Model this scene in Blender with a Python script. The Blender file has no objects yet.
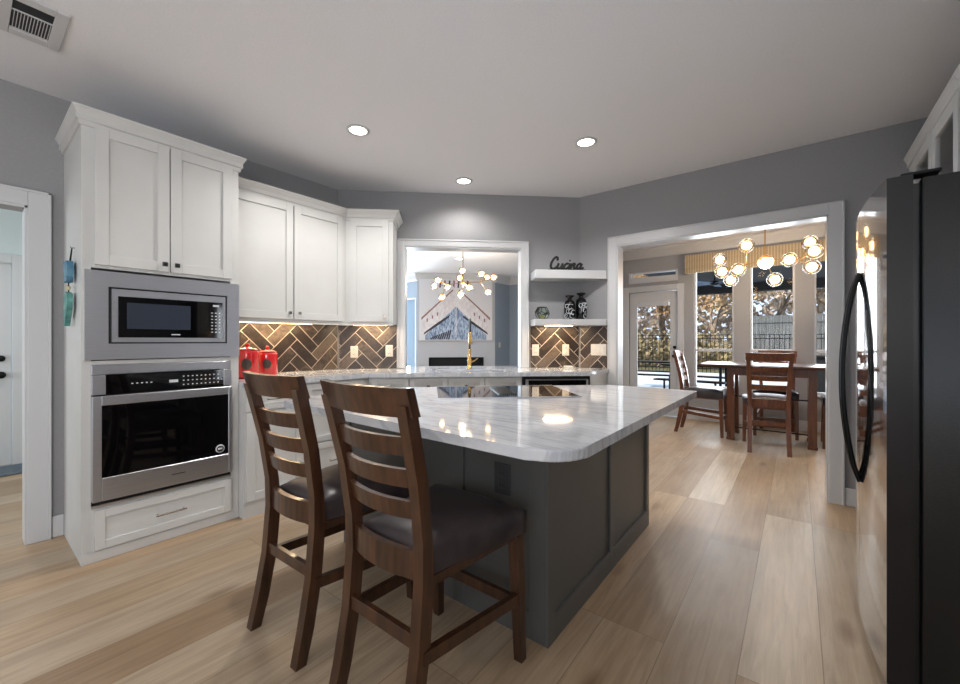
import bpy, bmesh, math, random
from mathutils import Vector, Matrix
random.seed(7)
R = math.radians
sc = bpy.context.scene
C = sc.collection
# ------------------------------------------------------------------ camera
CAM_H = 1.22
cd = bpy.data.cameras.new('camera'); cam = bpy.data.objects.new('camera', cd); C.objects.link(cam)
cam.location = (0, 0, CAM_H); cam.rotation_euler = (R(90), 0, R(38))
cd.sensor_width = 36; cd.lens = 36*406.4/960; cd.shift_y = -1/960; cd.clip_start = .05; cd.clip_end = 200
sc.camera = cam
# ------------------------------------------------------------------ world and sun
w = bpy.data.worlds.new('sky'); sc.world = w; w.use_nodes = True
w.node_tree.nodes['Background'].inputs[0].default_value = (.62, .76, .95, 1)
w.node_tree.nodes['Background'].inputs[1].default_value = 1.25
sd = bpy.data.lights.new('sun', 'SUN'); sd.energy = 4.2; sd.color = (1, .92, .80); sd.angle = R(2)
sun = bpy.data.objects.new('sun', sd); C.objects.link(sun); sun.rotation_euler = (R(55), 0, R(-28))
# ------------------------------------------------------------------ daylight, added fill and room lights
def area(name, loc, rot, sx, sy, power, col):
    d = bpy.data.lights.new(name, 'AREA'); d.shape = 'RECTANGLE'; d.size = sx; d.size_y = sy; d.energy = power; d.color = col
    o = bpy.data.objects.new(name, d); C.objects.link(o); o.location = loc; o.rotation_euler = rot; return o
# daylight at the dining, living and hall windows; rear and side are added fill
area('fill_rear_uplight', (-1.0, -3.38, 1.2), (R(125), 0, 0), 3.4, 1.3, 16, (1, .98, .96))  # added fill behind the camera, tilted up at the ceiling
area('fill_side_uplight', (.98, -1.7, 1.4), (R(130), 0, R(90)), 2.0, 1.2, 56, (1, .985, .96))  # added fill from the right, aimed upward to lift the ceiling
area('daylight_dining_window', (-.4, 7.35, 1.5), (R(-90), 0, 0), 2.4, 1.8, 105, (.85, .93, 1))
area('daylight_living_window', (-7.8, 6.27, 1.3), (R(-90), 0, 0), 1.8, 1.7, 150, (.66, .84, 1))
area('daylight_hall_window', (-4.9, -2.35, 1.5), (R(90), 0, 0), 1.6, 1.8, 32, (.95, 1, 1))
area('daylight_living_side_window', (-9.8, 3.6, 1.5), (R(90), 0, R(-90)), 2.6, 1.8, 190, (.82, .91, 1))
sc.view_settings.view_transform = 'Standard'
try: sc.view_settings.look = 'None'
except Exception: pass
sc.view_settings.exposure = 0.34; sc.view_settings.gamma = 1.0; sc.view_settings.use_curve_mapping = False

# ================================================================== materials
def lin(c):
    return tuple(((x/255)/12.92 if x/255 <= .04045 else ((x/255+.055)/1.055)**2.4) for x in c)+(1,)
def mat(name, col=(200, 200, 200), rough=.5, metal=0, spec=None, coat=0, emis=None, es=0):
    m = bpy.data.materials.new(name); m.use_nodes = True
    b = m.node_tree.nodes['Principled BSDF']
    b.inputs['Base Color'].default_value = lin(col); b.inputs['Roughness'].default_value = rough; b.inputs['Metallic'].default_value = metal
    if spec is not None: b.inputs['Specular IOR Level'].default_value = spec
    if coat: b.inputs['Coat Weight'].default_value = coat; b.inputs['Coat Roughness'].default_value = .08
    if emis: b.inputs['Emission Color'].default_value = lin(emis); b.inputs['Emission Strength'].default_value = es
    return m
def nodes(m): return m.node_tree.nodes, m.node_tree.links, m.node_tree.nodes['Principled BSDF']
def noise_mat(name, c1, c2, scale=(1, 1, 1), nscale=5, detail=4, rough=.5, bump=0, metal=0, p0=.35, p1=.65, coat=0, rvar=0, distort=0):
    m = mat(name, c1, rough, metal, coat=coat); N, L, b = nodes(m)
    tc = N.new('ShaderNodeTexCoord'); mp = N.new('ShaderNodeMapping'); mp.inputs['Scale'].default_value = scale
    nz = N.new('ShaderNodeTexNoise'); nz.inputs['Scale'].default_value = nscale; nz.inputs['Detail'].default_value = detail; nz.inputs['Distortion'].default_value = distort
    cr = N.new('ShaderNodeValToRGB'); cr.color_ramp.elements[0].position = p0; cr.color_ramp.elements[1].position = p1
    cr.color_ramp.elements[0].color = lin(c1); cr.color_ramp.elements[1].color = lin(c2)
    L.new(tc.outputs['Object'], mp.inputs[0]); L.new(mp.outputs[0], nz.inputs['Vector']); L.new(nz.outputs[0], cr.inputs[0]); L.new(cr.outputs[0], b.inputs['Base Color'])
    if bump:
        bp = N.new('ShaderNodeBump'); bp.inputs['Strength'].default_value = bump; bp.inputs['Distance'].default_value = .01
        L.new(nz.outputs[0], bp.inputs['Height']); L.new(bp.outputs[0], b.inputs['Normal'])
    if rvar:
        mr = N.new('ShaderNodeMapRange'); mr.inputs[3].default_value = rough-rvar; mr.inputs[4].default_value = rough+rvar
        L.new(nz.outputs[0], mr.inputs[0]); L.new(mr.outputs[0], b.inputs['Roughness'])
    return m
M = {}
M['wall'] = noise_mat('wall_paint', (146, 146, 148), (149, 149, 151), nscale=60, rough=.75, bump=.05)
M['hallwall'] = mat('pale_wall_paint', (205, 216, 216), .7)
M['livwall'] = noise_mat('blue_grey_wall_paint', (140, 152, 164), (143, 155, 167), nscale=40, rough=.7)
M['livlight'] = noise_mat('light_grey_wall_paint', (176, 178, 184), (180, 182, 188), nscale=40, rough=.7)
M['dinwall'] = noise_mat('dining_wall_paint', (158, 158, 160), (161, 161, 163), nscale=40, rough=.7)
M['ceil'] = noise_mat('ceiling_paint', (228, 229, 233), (232, 233, 237), nscale=90, rough=.85, bump=.08)
M['trim'] = mat('white_trim_paint', (200, 201, 203), .3)
M['cab'] = noise_mat('white_cabinet_paint', (200, 200, 198), (205, 205, 203), nscale=3, rough=.38)
M['island'] = noise_mat('charcoal_cabinet_paint', (85, 85, 83), (90, 90, 88), nscale=4, rough=.4)
M['steel'] = noise_mat('brushed_steel', (196, 197, 203), (206, 207, 212), scale=(1, 1, 90), nscale=6, rough=.36, metal=1)
M['steeldark'] = mat('dark_steel', (90, 90, 92), .3, 1)
M['nickel'] = mat('brushed_nickel', (180, 176, 170), .25, 1)
M['blackglass'] = mat('black_glass', (6, 6, 8), .04)
M['black'] = mat('black_plastic', (14, 14, 15), .35)
M['blackmetal'] = mat('black_metal', (18, 18, 20), .35, .6)
M['gold'] = mat('brushed_gold', (186, 152, 92), .25, 1)
M['brass'] = mat('aged_brass', (176, 140, 84), .3, 1)
M['white'] = mat('white_plastic', (206, 203, 197), .4)
M['mark'] = mat('pale_print', (205, 210, 214), .5)
M['darkplate'] = mat('charcoal_plastic', (62, 62, 64), .4)
M['wood'] = noise_mat('dark_walnut_wood', (44, 26, 17), (84, 53, 34), scale=(6, 6, .8), nscale=6, detail=6, rough=.3, coat=.3, p0=.3, p1=.75)
M['litwood'] = noise_mat('lit_walnut_wood', (84, 44, 24), (124, 72, 40), scale=(6, 6, .8), nscale=6, detail=6, rough=.32, coat=.3, p0=.3, p1=.75)  # walnut copy brightened: light on the dining set put into the colour
M['tablewood'] = noise_mat('dark_table_wood', (50, 27, 17), (84, 48, 30), scale=(.8, 8, 8), nscale=5, detail=6, rough=.32, coat=.1)
M['leather'] = noise_mat('dark_brown_leather', (50, 44, 46), (72, 63, 64), nscale=9, detail=8, rough=.34, bump=.15, rvar=.08)
M['leather'].node_tree.nodes['Principled BSDF'].inputs['Specular IOR Level'].default_value = .35
M['red'] = mat('red_glazed_ceramic', (196, 32, 34), .12, coat=.6)
M['label'] = mat('dark_label', (62, 55, 48), .6)
M['vase'] = mat('black_glazed_ceramic', (12, 12, 13), .15)
M['grout'] = mat('pale_grout', (206, 192, 178), .8)
M['blackwood'] = mat('black_painted_wood', (6, 6, 7), .6)
M['valance'] = None
def glass_mat(name, tint=(1, 1, 1, 1), refl=.5):
    m = bpy.data.materials.new(name); m.use_nodes = True; N, L = m.node_tree.nodes, m.node_tree.links
    N.clear(); out = N.new('ShaderNodeOutputMaterial'); mx = N.new('ShaderNodeMixShader'); tr = N.new('ShaderNodeBsdfTransparent'); gl = N.new('ShaderNodeBsdfGlossy')
    gl.inputs['Roughness'].default_value = .02; tr.inputs[0].default_value = tint
    lw = N.new('ShaderNodeFresnel'); lw.inputs[0].default_value = 1.45
    ml = N.new('ShaderNodeMath'); ml.operation = 'MULTIPLY'; ml.inputs[1].default_value = refl*2; ml.use_clamp = True
    L.new(lw.outputs[0], ml.inputs[0]); L.new(ml.outputs[0], mx.inputs[0]); L.new(tr.outputs[0], mx.inputs[1]); L.new(gl.outputs[0], mx.inputs[2]); L.new(mx.outputs[0], out.inputs[0])
    return m
M['glass'] = glass_mat('window_glass', refl=.12)
M['globe'] = glass_mat('amber_glass', (1, .95, .86, 1), .35)
M['bottleglass'] = glass_mat('green_tinted_glass', (.85, .93, .88, 1), .9)
M['bulb'] = mat('glowing_bulb', (255, 225, 180), .5, emis=(255, 214, 160), es=9)
M['can'] = mat('recessed_lamp', (255, 250, 240), .5, emis=(255, 244, 228), es=16)
M['strip'] = mat('warm_strip_lamp', (255, 220, 170), .5, emis=(255, 208, 150), es=9)
def stripe_mat(name, c1, c2, axis_scale, rough=.8):
    m = mat(name, c1, rough); N, L, b = nodes(m)
    tc = N.new('ShaderNodeTexCoord'); wv = N.new('ShaderNodeTexWave'); wv.bands_direction = 'X'; wv.inputs['Scale'].default_value = axis_scale; wv.inputs['Distortion'].default_value = .6
    cr = N.new('ShaderNodeValToRGB'); cr.color_ramp.elements[0].color = lin(c1); cr.color_ramp.elements[1].color = lin(c2)
    L.new(tc.outputs['Object'], wv.inputs[0]); L.new(wv.outputs[0], cr.inputs[0]); L.new(cr.outputs[0], b.inputs['Base Color'])
    return m
M['valance'] = stripe_mat('tan_striped_fabric', (186, 170, 142), (150, 132, 104), 9)
def floor_mat():
    m = mat('pale_oak_planks', (180, 160, 138), .4); N, L, b = nodes(m)
    tc = N.new('ShaderNodeTexCoord'); sp = N.new('ShaderNodeSeparateXYZ'); cb = N.new('ShaderNodeCombineXYZ'); ad = N.new('ShaderNodeMath'); ad.operation = 'ADD'; ad.inputs[1].default_value = 10.175
    L.new(tc.outputs['Object'], sp.inputs[0]); L.new(sp.outputs[1], cb.inputs[0]); L.new(sp.outputs[0], ad.inputs[0]); L.new(ad.outputs[0], cb.inputs[1])
    bk = N.new('ShaderNodeTexBrick'); bk.offset = .37; bk.offset_frequency = 3; bk.squash = 1
    bk.inputs['Scale'].default_value = 1; bk.inputs['Mortar Size'].default_value = .0018; bk.inputs['Mortar Smooth'].default_value = .3
    bk.inputs['Brick Width'].default_value = 1.75; bk.inputs['Row Height'].default_value = .25; bk.inputs['Bias'].default_value = 0
    bk.inputs['Color1'].default_value = (0, 0, 0, 1); bk.inputs['Color2'].default_value = (1, 1, 1, 1); bk.inputs['Mortar'].default_value = (.5, .5, .5, 1)
    L.new(cb.outputs[0], bk.inputs[0])
    base = N.new('ShaderNodeValToRGB'); e = base.color_ramp.elements; e[0].position = 0; e[0].color = lin((156, 132, 106)); e[1].position = 1; e[1].color = lin((204, 188, 166))
    e2 = base.color_ramp.elements.new(.35); e2.color = lin((188, 162, 132)); e3 = base.color_ramp.elements.new(.7); e3.color = lin((176, 157, 134))
    L.new(bk.outputs['Color'], base.inputs[0])
    # grain, shifted per plank
    vm = N.new('ShaderNodeVectorMath'); vm.operation = 'MULTIPLY_ADD'; vm.inputs[1].default_value = (1.3, 22, 1)
    sc2 = N.new('ShaderNodeVectorMath'); sc2.operation = 'SCALE'; sc2.inputs['Scale'].default_value = 13
    L.new(bk.outputs['Color'], sc2.inputs[0]); L.new(cb.outputs[0], vm.inputs[0]); L.new(sc2.outputs[0], vm.inputs[2])
    nz = N.new('ShaderNodeTexNoise'); nz.inputs['Scale'].default_value = 1.6; nz.inputs['Detail'].default_value = 9; nz.inputs['Roughness'].default_value = .65; nz.inputs['Distortion'].default_value = .9
    L.new(vm.outputs[0], nz.inputs['Vector'])
    g = N.new('ShaderNodeValToRGB'); g.color_ramp.elements[0].position = .28; g.color_ramp.elements[0].color = (.66, .61, .56, 1); g.color_ramp.elements[1].position = .62; g.color_ramp.elements[1].color = (1.04, 1.04, 1.04, 1)
    L.new(nz.outputs[0], g.inputs[0])
    mx = N.new('ShaderNodeMix'); mx.data_type = 'RGBA'; mx.blend_type = 'MULTIPLY'; mx.inputs[0].default_value = .8
    L.new(base.outputs[0], mx.inputs[6]); L.new(g.outputs[0], mx.inputs[7])
    # broad blotches
    n2 = N.new('ShaderNodeTexNoise'); n2.inputs['Scale'].default_value = 2.6; n2.inputs['Detail'].default_value = 3
    v2 = N.new('ShaderNodeVectorMath'); v2.operation = 'MULTIPLY_ADD'; v2.inputs[1].default_value = (.8, 2.2, 1); L.new(cb.outputs[0], v2.inputs[0]); L.new(sc2.outputs[0], v2.inputs[2]); L.new(v2.outputs[0], n2.inputs['Vector'])
    g2 = N.new('ShaderNodeValToRGB'); g2.color_ramp.elements[0].position = .3; g2.color_ramp.elements[0].color = (.80, .74, .66, 1); g2.color_ramp.elements[1].position = .6; g2.color_ramp.elements[1].color = (1, 1, 1, 1)
    L.new(n2.outputs[0], g2.inputs[0])
    mx2 = N.new('ShaderNodeMix'); mx2.data_type = 'RGBA'; mx2.blend_type = 'MULTIPLY'; mx2.inputs[0].default_value = .8
    L.new(mx.outputs[2], mx2.inputs[6]); L.new(g2.outputs[0], mx2.inputs[7])
    # knots
    vo = N.new('ShaderNodeTexVoronoi'); vo.inputs['Scale'].default_value = 1.0; v3 = N.new('ShaderNodeVectorMath'); v3.operation = 'MULTIPLY'; v3.inputs[1].default_value = (1.1, 3.3, 1)
    L.new(cb.outputs[0], v3.inputs[0]); L.new(v3.outputs[0], vo.inputs['Vector'])
    g3 = N.new('ShaderNodeValToRGB'); g3.color_ramp.elements[0].position = .02; g3.color_ramp.elements[0].color = (.36, .27, .19, 1); g3.color_ramp.elements[1].position = .14; g3.color_ramp.elements[1].color = (1, 1, 1, 1)
    L.new(vo.outputs['Distance'], g3.inputs[0])
    mx3 = N.new('ShaderNodeMix'); mx3.data_type = 'RGBA'; mx3.blend_type = 'MULTIPLY'; mx3.inputs[0].default_value = .85
    L.new(mx2.outputs[2], mx3.inputs[6]); L.new(g3.outputs[0], mx3.inputs[7])
    # seams
    mx4 = N.new('ShaderNodeMix'); mx4.data_type = 'RGBA'; mx4.blend_type = 'MIX'; mx4.inputs[7].default_value = lin((96, 78, 60))
    ms = N.new('ShaderNodeMath'); ms.operation = 'MULTIPLY'; ms.inputs[1].default_value = .65; L.new(bk.outputs['Fac'], ms.inputs[0])
    L.new(ms.outputs[0], mx4.inputs[0]); L.new(mx3.outputs[2], mx4.inputs[6]); L.new(mx4.outputs[2], b.inputs['Base Color'])
    mr = N.new('ShaderNodeMapRange'); mr.inputs[3].default_value = .30; mr.inputs[4].default_value = .48; L.new(nz.outputs[0], mr.inputs[0]); L.new(mr.outputs[0], b.inputs['Roughness'])
    bp = N.new('ShaderNodeBump'); bp.inputs['Strength'].default_value = .12; bp.inputs['Distance'].default_value = .004; L.new(nz.outputs[0], bp.inputs['Height']); L.new(bp.outputs[0], b.inputs['Normal'])
    return m
M['floor'] = floor_mat()
def marble_mat(name, vec=(.8, 3.0, 1), rot=.2):
    m = mat(name, (205, 207, 211), .055); N, L, b = nodes(m)
    tc = N.new('ShaderNodeTexCoord'); mp = N.new('ShaderNodeMapping'); mp.inputs['Scale'].default_value = vec; mp.inputs['Rotation'].default_value = (0, 0, rot)
    L.new(tc.outputs['Object'], mp.inputs[0])
    nz = N.new('ShaderNodeTexNoise'); nz.inputs['Scale'].default_value = 1.5; nz.inputs['Detail'].default_value = 7; nz.inputs['Roughness'].default_value = .62; nz.inputs['Distortion'].default_value = 1.6
    L.new(mp.outputs[0], nz.inputs['Vector'])
    cr = N.new('ShaderNodeValToRGB'); E = cr.color_ramp.elements; E[0].position = .30; E[0].color = lin((190, 193, 199)); E[1].position = .72; E[1].color = lin((216, 218, 221))
    e = E.new(.46); e.color = lin((210, 212, 216)); e = E.new(.505); e.color = lin((184, 188, 195)); e = E.new(.56); e.color = lin((208, 210, 214))
    L.new(nz.outputs[0], cr.inputs[0]); L.new(cr.outputs[0], b.inputs['Base Color'])
    return m
M['marble'] = marble_mat('white_grey_marble')
M['marble2'] = marble_mat('white_grey_marble_perimeter', (3, 3, 1), .8)
def tile_mat():
    m = mat('brown_stone_tile', (80, 70, 62), .32); N, L, b = nodes(m)
    at = N.new('ShaderNodeAttribute'); at.attribute_name = 'tone'
    tc = N.new('ShaderNodeTexCoord'); nz = N.new('ShaderNodeTexNoise'); nz.inputs['Scale'].default_value = 14; nz.inputs['Detail'].default_value = 6; nz.inputs['Distortion'].default_value = 1.5
    L.new(tc.outputs['Object'], nz.inputs['Vector'])
    ad = N.new('ShaderNodeMath'); ad.operation = 'MULTIPLY_ADD'; ad.inputs[1].default_value = .55; L.new(at.outputs['Fac'], ad.inputs[0]); L.new(nz.outputs[0], ad.inputs[2])
    cr = N.new('ShaderNodeValToRGB'); E = cr.color_ramp.elements; E[0].position = .45; E[0].color = lin((40, 34, 32)); E[1].position = 1.05; E[1].color = lin((100, 88, 78)); e = E.new(.75); e.color = lin((60, 52, 47))
    L.new(ad.outputs[0], cr.inputs[0]); L.new(cr.outputs[0], b.inputs['Base Color']); return m
M['tile'] = tile_mat()
M['concrete'] = noise_mat('pale_patio_concrete', (196, 206, 216), (216, 224, 232), nscale=3, rough=.8)
M['lawn'] = noise_mat('dry_lawn', (92, 92, 60), (126, 116, 78), nscale=4, rough=.95)
M['fence'] = noise_mat('weathered_fence_wood', (78, 80, 80), (108, 110, 110), scale=(7, 1, .6), nscale=2, rough=.85)
M['bark'] = noise_mat('tree_bark', (96, 82, 70), (160, 142, 124), scale=(1, 1, .3), nscale=6, rough=.9)
M['leafA'] = noise_mat('rust_leaves', (168, 134, 98), (216, 188, 148), nscale=2, rough=.9)
M['leafB'] = noise_mat('olive_leaves', (104, 108, 62), (176, 166, 100), nscale=2, rough=.9)
M['leafC'] = noise_mat('pale_dry_leaves', (190, 170, 152), (236, 224, 212), nscale=2, rough=.9)
M['leafS'] = noise_mat('brown_shrub_leaves', (104, 92, 66), (164, 148, 112), nscale=2, rough=.9)
M['soffit'] = mat('dark_patio_soffit', (44, 42, 40), .8)
M['fan'] = mat('blue_grey_fan_blade', (96, 122, 150), .5)
M['tealA'] = noise_mat('blue_painted_wood', (58, 104, 132), (92, 138, 160), nscale=20, rough=.6)
M['tealB'] = noise_mat('teal_painted_wood', (48, 110, 112), (104, 160, 150), nscale=20, rough=.6)
M['cream'] = mat('cream_painted_wood', (206, 196, 150), .6)
M['mat'] = noise_mat('slate_doormat', (78, 88, 98), (100, 110, 120), nscale=60, rough=.95)
M['shade'] = mat('added_dimming_cloth', (206, 226, 244), .8)  # cloth added to tone down the bright living room window
N_, L_, b_ = nodes(M['shade']); tl = N_.new('ShaderNodeBsdfTranslucent'); tl.inputs[0].default_value = (.60, .72, .82, 1); mxs = N_.new('ShaderNodeMixShader'); mxs.inputs[0].default_value = .7
b_.inputs['Base Color'].default_value = (.58, .68, .76, 1); L_.new(b_.outputs[0], mxs.inputs[1]); L_.new(tl.outputs[0], mxs.inputs[2]); L_.new(mxs.outputs[0], N_['Material Output'].inputs[0])
M['canvas'] = mat('canvas_white', (214, 212, 214), .7)
M['paintD'] = mat('canvas_dark_paint', (54, 50, 58), .7)
M['paintB'] = noise_mat('canvas_blue_paint', (84, 104, 136), (178, 194, 214), scale=(3, 1, 1), nscale=14, detail=6, rough=.7)
M['paintW'] = noise_mat('canvas_pale_paint', (224, 220, 220), (206, 198, 200), scale=(2, 1, 1), nscale=12, rough=.7)
M['paintR'] = mat('canvas_rust_paint', (140, 104, 100), .7)
M['fridge'] = mat('black_stainless_steel', (190, 186, 184), .07, 1)
M['fridgeedge'] = mat('door_edge_charcoal', (28, 25, 26), .38, .3)
M['fridgeside'] = noise_mat('black_textured_steel', (8, 11, 13), (14, 18, 20), nscale=160, detail=2, rough=.34, bump=.05)

# ================================================================== mesh builder
class MB:
    def __init__(s): s.v = []; s.f = []; s.m = []; s.sm = []; s.attr = {}
    def add(s, vs, fs, m=0, smooth=False):
        o = len(s.v); s.v += [tuple(p) for p in vs]
        for f in fs: s.f.append([i+o for i in f]); s.m.append(m); s.sm.append(smooth)
        return s
    def _bm(s, bm, m, smooth):
        bm.verts.index_update(); s.add([v.co[:] for v in bm.verts], [[v.index for v in f.verts] for f in bm.faces], m, smooth); bm.free(); return s
    def box(s, x0, x1, y0, y1, z0, z1, b=0, m=0, seg=1):
        x0, x1 = min(x0, x1), max(x0, x1); y0, y1 = min(y0, y1), max(y0, y1); z0, z1 = min(z0, z1), max(z0, z1)
        vs = [(x0, y0, z0), (x1, y0, z0), (x1, y1, z0), (x0, y1, z0), (x0, y0, z1), (x1, y0, z1), (x1, y1, z1), (x0, y1, z1)]
        fs = [(0, 3, 2, 1), (4, 5, 6, 7), (0, 1, 5, 4), (1, 2, 6, 5), (2, 3, 7, 6), (3, 0, 4, 7)]
        if not b: return s.add(vs, fs, m)
        bm = bmesh.new(); V = [bm.verts.new(p) for p in vs]
        for f in fs: bm.faces.new([V[i] for i in f])
        bmesh.ops.bevel(bm, geom=bm.edges[:], offset=b, segments=seg, affect='EDGES', profile=.5)
        return s._bm(bm, m, seg > 1)
    def prism(s, poly, z0, z1, b=0, m=0, seg=2, smooth=False):   # polygon in x,y counter-clockwise
        bm = bmesh.new(); n = len(poly)
        a = [bm.verts.new((p[0], p[1], z0)) for p in poly]; t = [bm.verts.new((p[0], p[1], z1)) for p in poly]
        bm.faces.new(a[::-1]); top = bm.faces.new(t)
        for i in range(n): bm.faces.new([a[i], a[(i+1) % n], t[(i+1) % n], t[i]])
        if b:
            ed = [e for e in bm.edges if abs(e.verts[0].co.z-e.verts[1].co.z) < 1e-6]
            bmesh.ops.bevel(bm, geom=ed, offset=b, segments=seg, affect='EDGES', profile=.5)
        return s._bm(bm, m, smooth)
    def prismx(s, poly, y0, y1, m=0):    # polygon in x,z extruded along y
        n = len(poly); vs = [(p[0], y0, p[1]) for p in poly]+[(p[0], y1, p[1]) for p in poly]
        return s.add(vs, [list(range(n)), list(range(2*n-1, n-1, -1))]+[[i, i+n, (i+1) % n+n, (i+1) % n] for i in range(n)], m)
    def tube(s, pts, r, n=8, m=0, cap=True, smooth=True):
        pts = [Vector(p) for p in pts]; rs = r if isinstance(r, (list, tuple)) else [r]*len(pts)
        vs = []; up = Vector((0, 0, 1)); last = None
        for i, p in enumerate(pts):
            d = (pts[min(i+1, len(pts)-1)]-pts[max(i-1, 0)]).normalized()
            if last is None:
                a = d.cross(up if abs(d.z) < .95 else Vector((1, 0, 0))).normalized()
            else: a = (last-d*last.dot(d)).normalized()
            last = a; bq = d.cross(a)
            for k in range(n):
                t = 2*math.pi*k/n; vs.append(p+(a*math.cos(t)+bq*math.sin(t))*rs[i])
        fs = []
        for i in range(len(pts)-1):
            for k in range(n): fs.append([i*n+k, i*n+(k+1) % n, (i+1)*n+(k+1) % n, (i+1)*n+k])
        s.add(vs, fs, m, smooth)
        if cap: s.add(vs[:n], [list(range(n))[::-1]], m); s.add(vs[-n:], [list(range(n))], m)
        return s
    def lathe(s, prof, c=(0, 0, 0), n=24, m=0, axis='z', smooth=True):
        vs = []; fs = []
        for r_, z in prof:
            for k in range(n):
                t = 2*math.pi*k/n; a, b_ = r_*math.cos(t), r_*math.sin(t)
                p = (a, b_, z) if axis == 'z' else ((a, z, b_) if axis == 'y' else (z, a, b_))
                vs.append((p[0]+c[0], p[1]+c[1], p[2]+c[2]))
        q = len(prof)
        for i in range(q-1):
            for k in range(n):
                f = [i*n+k, i*n+(k+1) % n, (i+1)*n+(k+1) % n, (i+1)*n+k]
                fs.append(f if axis != 'y' else f[::-1])
        fs.append(list(range(n))[::-1] if axis != 'y' else list(range(n))); fs.append([(q-1)*n+k for k in range(n)] if axis != 'y' else [(q-1)*n+k for k in range(n)][::-1])
        return s.add(vs, fs, m, smooth)
    def sphere(s, c, r, m=0, n=16):
        prof = [(max(1e-4, r*math.sin(math.pi*i/(n//2))), -r*math.cos(math.pi*i/(n//2))) for i in range(n//2+1)]
        return s.lathe(prof, c, n, m)
    def loft(s, secs, m=0):    # list of (cx,cy,z,hx,hy)
        vs = []
        for cx, cy, z, hx, hy in secs: vs += [(cx-hx, cy-hy, z), (cx+hx, cy-hy, z), (cx+hx, cy+hy, z), (cx-hx, cy+hy, z)]
        fs = [[3, 2, 1, 0], [len(vs)-4+i for i in range(4)]]
        for i in range(len(secs)-1):
            for k in range(4): fs.append([i*4+k, i*4+(k+1) % 4, i*4+4+(k+1) % 4, i*4+4+k])
        return s.add(vs, fs, m)
    def curved_bar(s, x0, x1, y, sag, th, z0, z1, m=0, n=10, lean=0):   # bar curved in plan, bowed towards -y in the middle
        vs = []
        for i in range(n+1):
            t = i/n; x = x0+(x1-x0)*t; yy = y-sag*(1-(2*t-1)**2)
            vs += [(x, yy-th/2, z0), (x, yy+th/2, z0), (x, yy+th/2-lean, z1), (x, yy-th/2-lean, z1)]
        fs = [[0, 1, 2, 3], [4*n+3, 4*n+2, 4*n+1, 4*n]]
        for i in range(n):
            for k in range(4): fs.append([4*i+k, 4*i+4+k, 4*i+4+(k+1) % 4, 4*i+(k+1) % 4])
        return s.add(vs, fs, m)
    def sweep(s, path, prof, m=0):   # path: open polyline in x,y ; profile: list of (out, z); out is to the right of travel
        P = [Vector(p) for p in path]; nrm = []
        for i in range(len(P)-1):
            d = (P[i+1]-P[i]).normalized(); nrm.append(Vector((d.y, -d.x)))
        rings = []
        for i, p in enumerate(P):
            a = nrm[max(i-1, 0)]; b_ = nrm[min(i, len(nrm)-1)]
            mt = (a+b_).normalized(); k = 1/max(.3, mt.dot(a)); rings.append([(p.x+mt.x*k*o, p.y+mt.y*k*o, z) for o, z in prof])
        q = len(prof); vs = [v for r_ in rings for v in r_]; fs = []
        for i in range(len(P)-1):
            for k in range(q): fs.append([i*q+k, i*q+(k+1) % q, (i+1)*q+(k+1) % q, (i+1)*q+k])
        fs.append(list(range(q))[::-1]); fs.append([(len(P)-1)*q+k for k in range(q)])
        return s.add(vs, fs, m)
    def mesh(s, name, mats, off=(0, 0, 0)):
        me = bpy.data.meshes.new(name); me.from_pydata([(a-off[0], b-off[1], c-off[2]) for a, b, c in s.v], [], s.f)
        for m in (mats if isinstance(mats, (list, tuple)) else [mats]): me.materials.append(M[m] if isinstance(m, str) else m)
        me.polygons.foreach_set('material_index', s.m); me.polygons.foreach_set('use_smooth', s.sm)
        if s.attr:
            at = me.attributes.new('tone', 'FLOAT', 'FACE')
            for i in range(len(s.f)): at.data[i].value = s.attr.get(i, 0)
        me.update(); bm = bmesh.new(); bm.from_mesh(me); bmesh.ops.recalc_face_normals(bm, faces=bm.faces[:]); bm.to_mesh(me); bm.free()
        return me
# frames: local -y faces the room, local x runs along the wall
FR = {'left': ((-3.65, 0, 0), R(90)), 'mid': ((-2.97640, 2.97741, 0), R(43.103)), 'din': ((0, 4.055, 0), 0), 'right': ((1.03, 0, 0), R(-90)), 'w': ((0, 0, 0), 0), 'isl': ((0, 0, 0), R(45))}
def fpos(fr, p):
    (ox, oy, oz), a = FR[fr] if isinstance(fr, str) else fr
    return (ox+p[0]*math.cos(a)-p[1]*math.sin(a), oy+p[0]*math.sin(a)+p[1]*math.cos(a), oz+p[2])
def props(o, label=None, cat=None, group=None, kind=None):
    if label: o['label'] = label
    if cat: o['category'] = cat
    if group: o['group'] = group
    if kind: o['kind'] = kind
    return o
class Thing:
    def __init__(s, name, label, cat, fr='w', org=(0, 0, 0), group=None, kind=None, rot=0):
        s.org = org; s.e = bpy.data.objects.new(name, None); C.objects.link(s.e); s.e.empty_display_size = .1
        s.e.location = fpos(fr, org); s.e.rotation_euler = (0, 0, (FR[fr] if isinstance(fr, str) else fr)[1]+rot); props(s.e, label, cat, group, kind)
    def part(s, name, mb, mats, parent=None, label=None, kind=None):
        o = bpy.data.objects.new(name, mb.mesh(name, mats, s.org)); C.objects.link(o); o.parent = parent or s.e
        return props(o, label, kind=kind)
def single(name, mb, mats, label=None, cat=None, fr='w', org=(0, 0, 0), group=None, kind=None):
    o = bpy.data.objects.new(name, mb.mesh(name, mats, org)); C.objects.link(o)
    o.location = fpos(fr, org); o.rotation_euler = (0, 0, (FR[fr] if isinstance(fr, str) else fr)[1]); return props(o, label, cat, group, kind)
def struct(name, mb, mats, fr='w'): return single(name, mb, mats, fr=fr, kind='structure')
def copy_tree(o, parent=None):
    c = o.copy(); C.objects.link(c)
    if parent: c.parent = parent
    for ch in list(o.children): copy_tree(ch, c)
    return c
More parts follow.
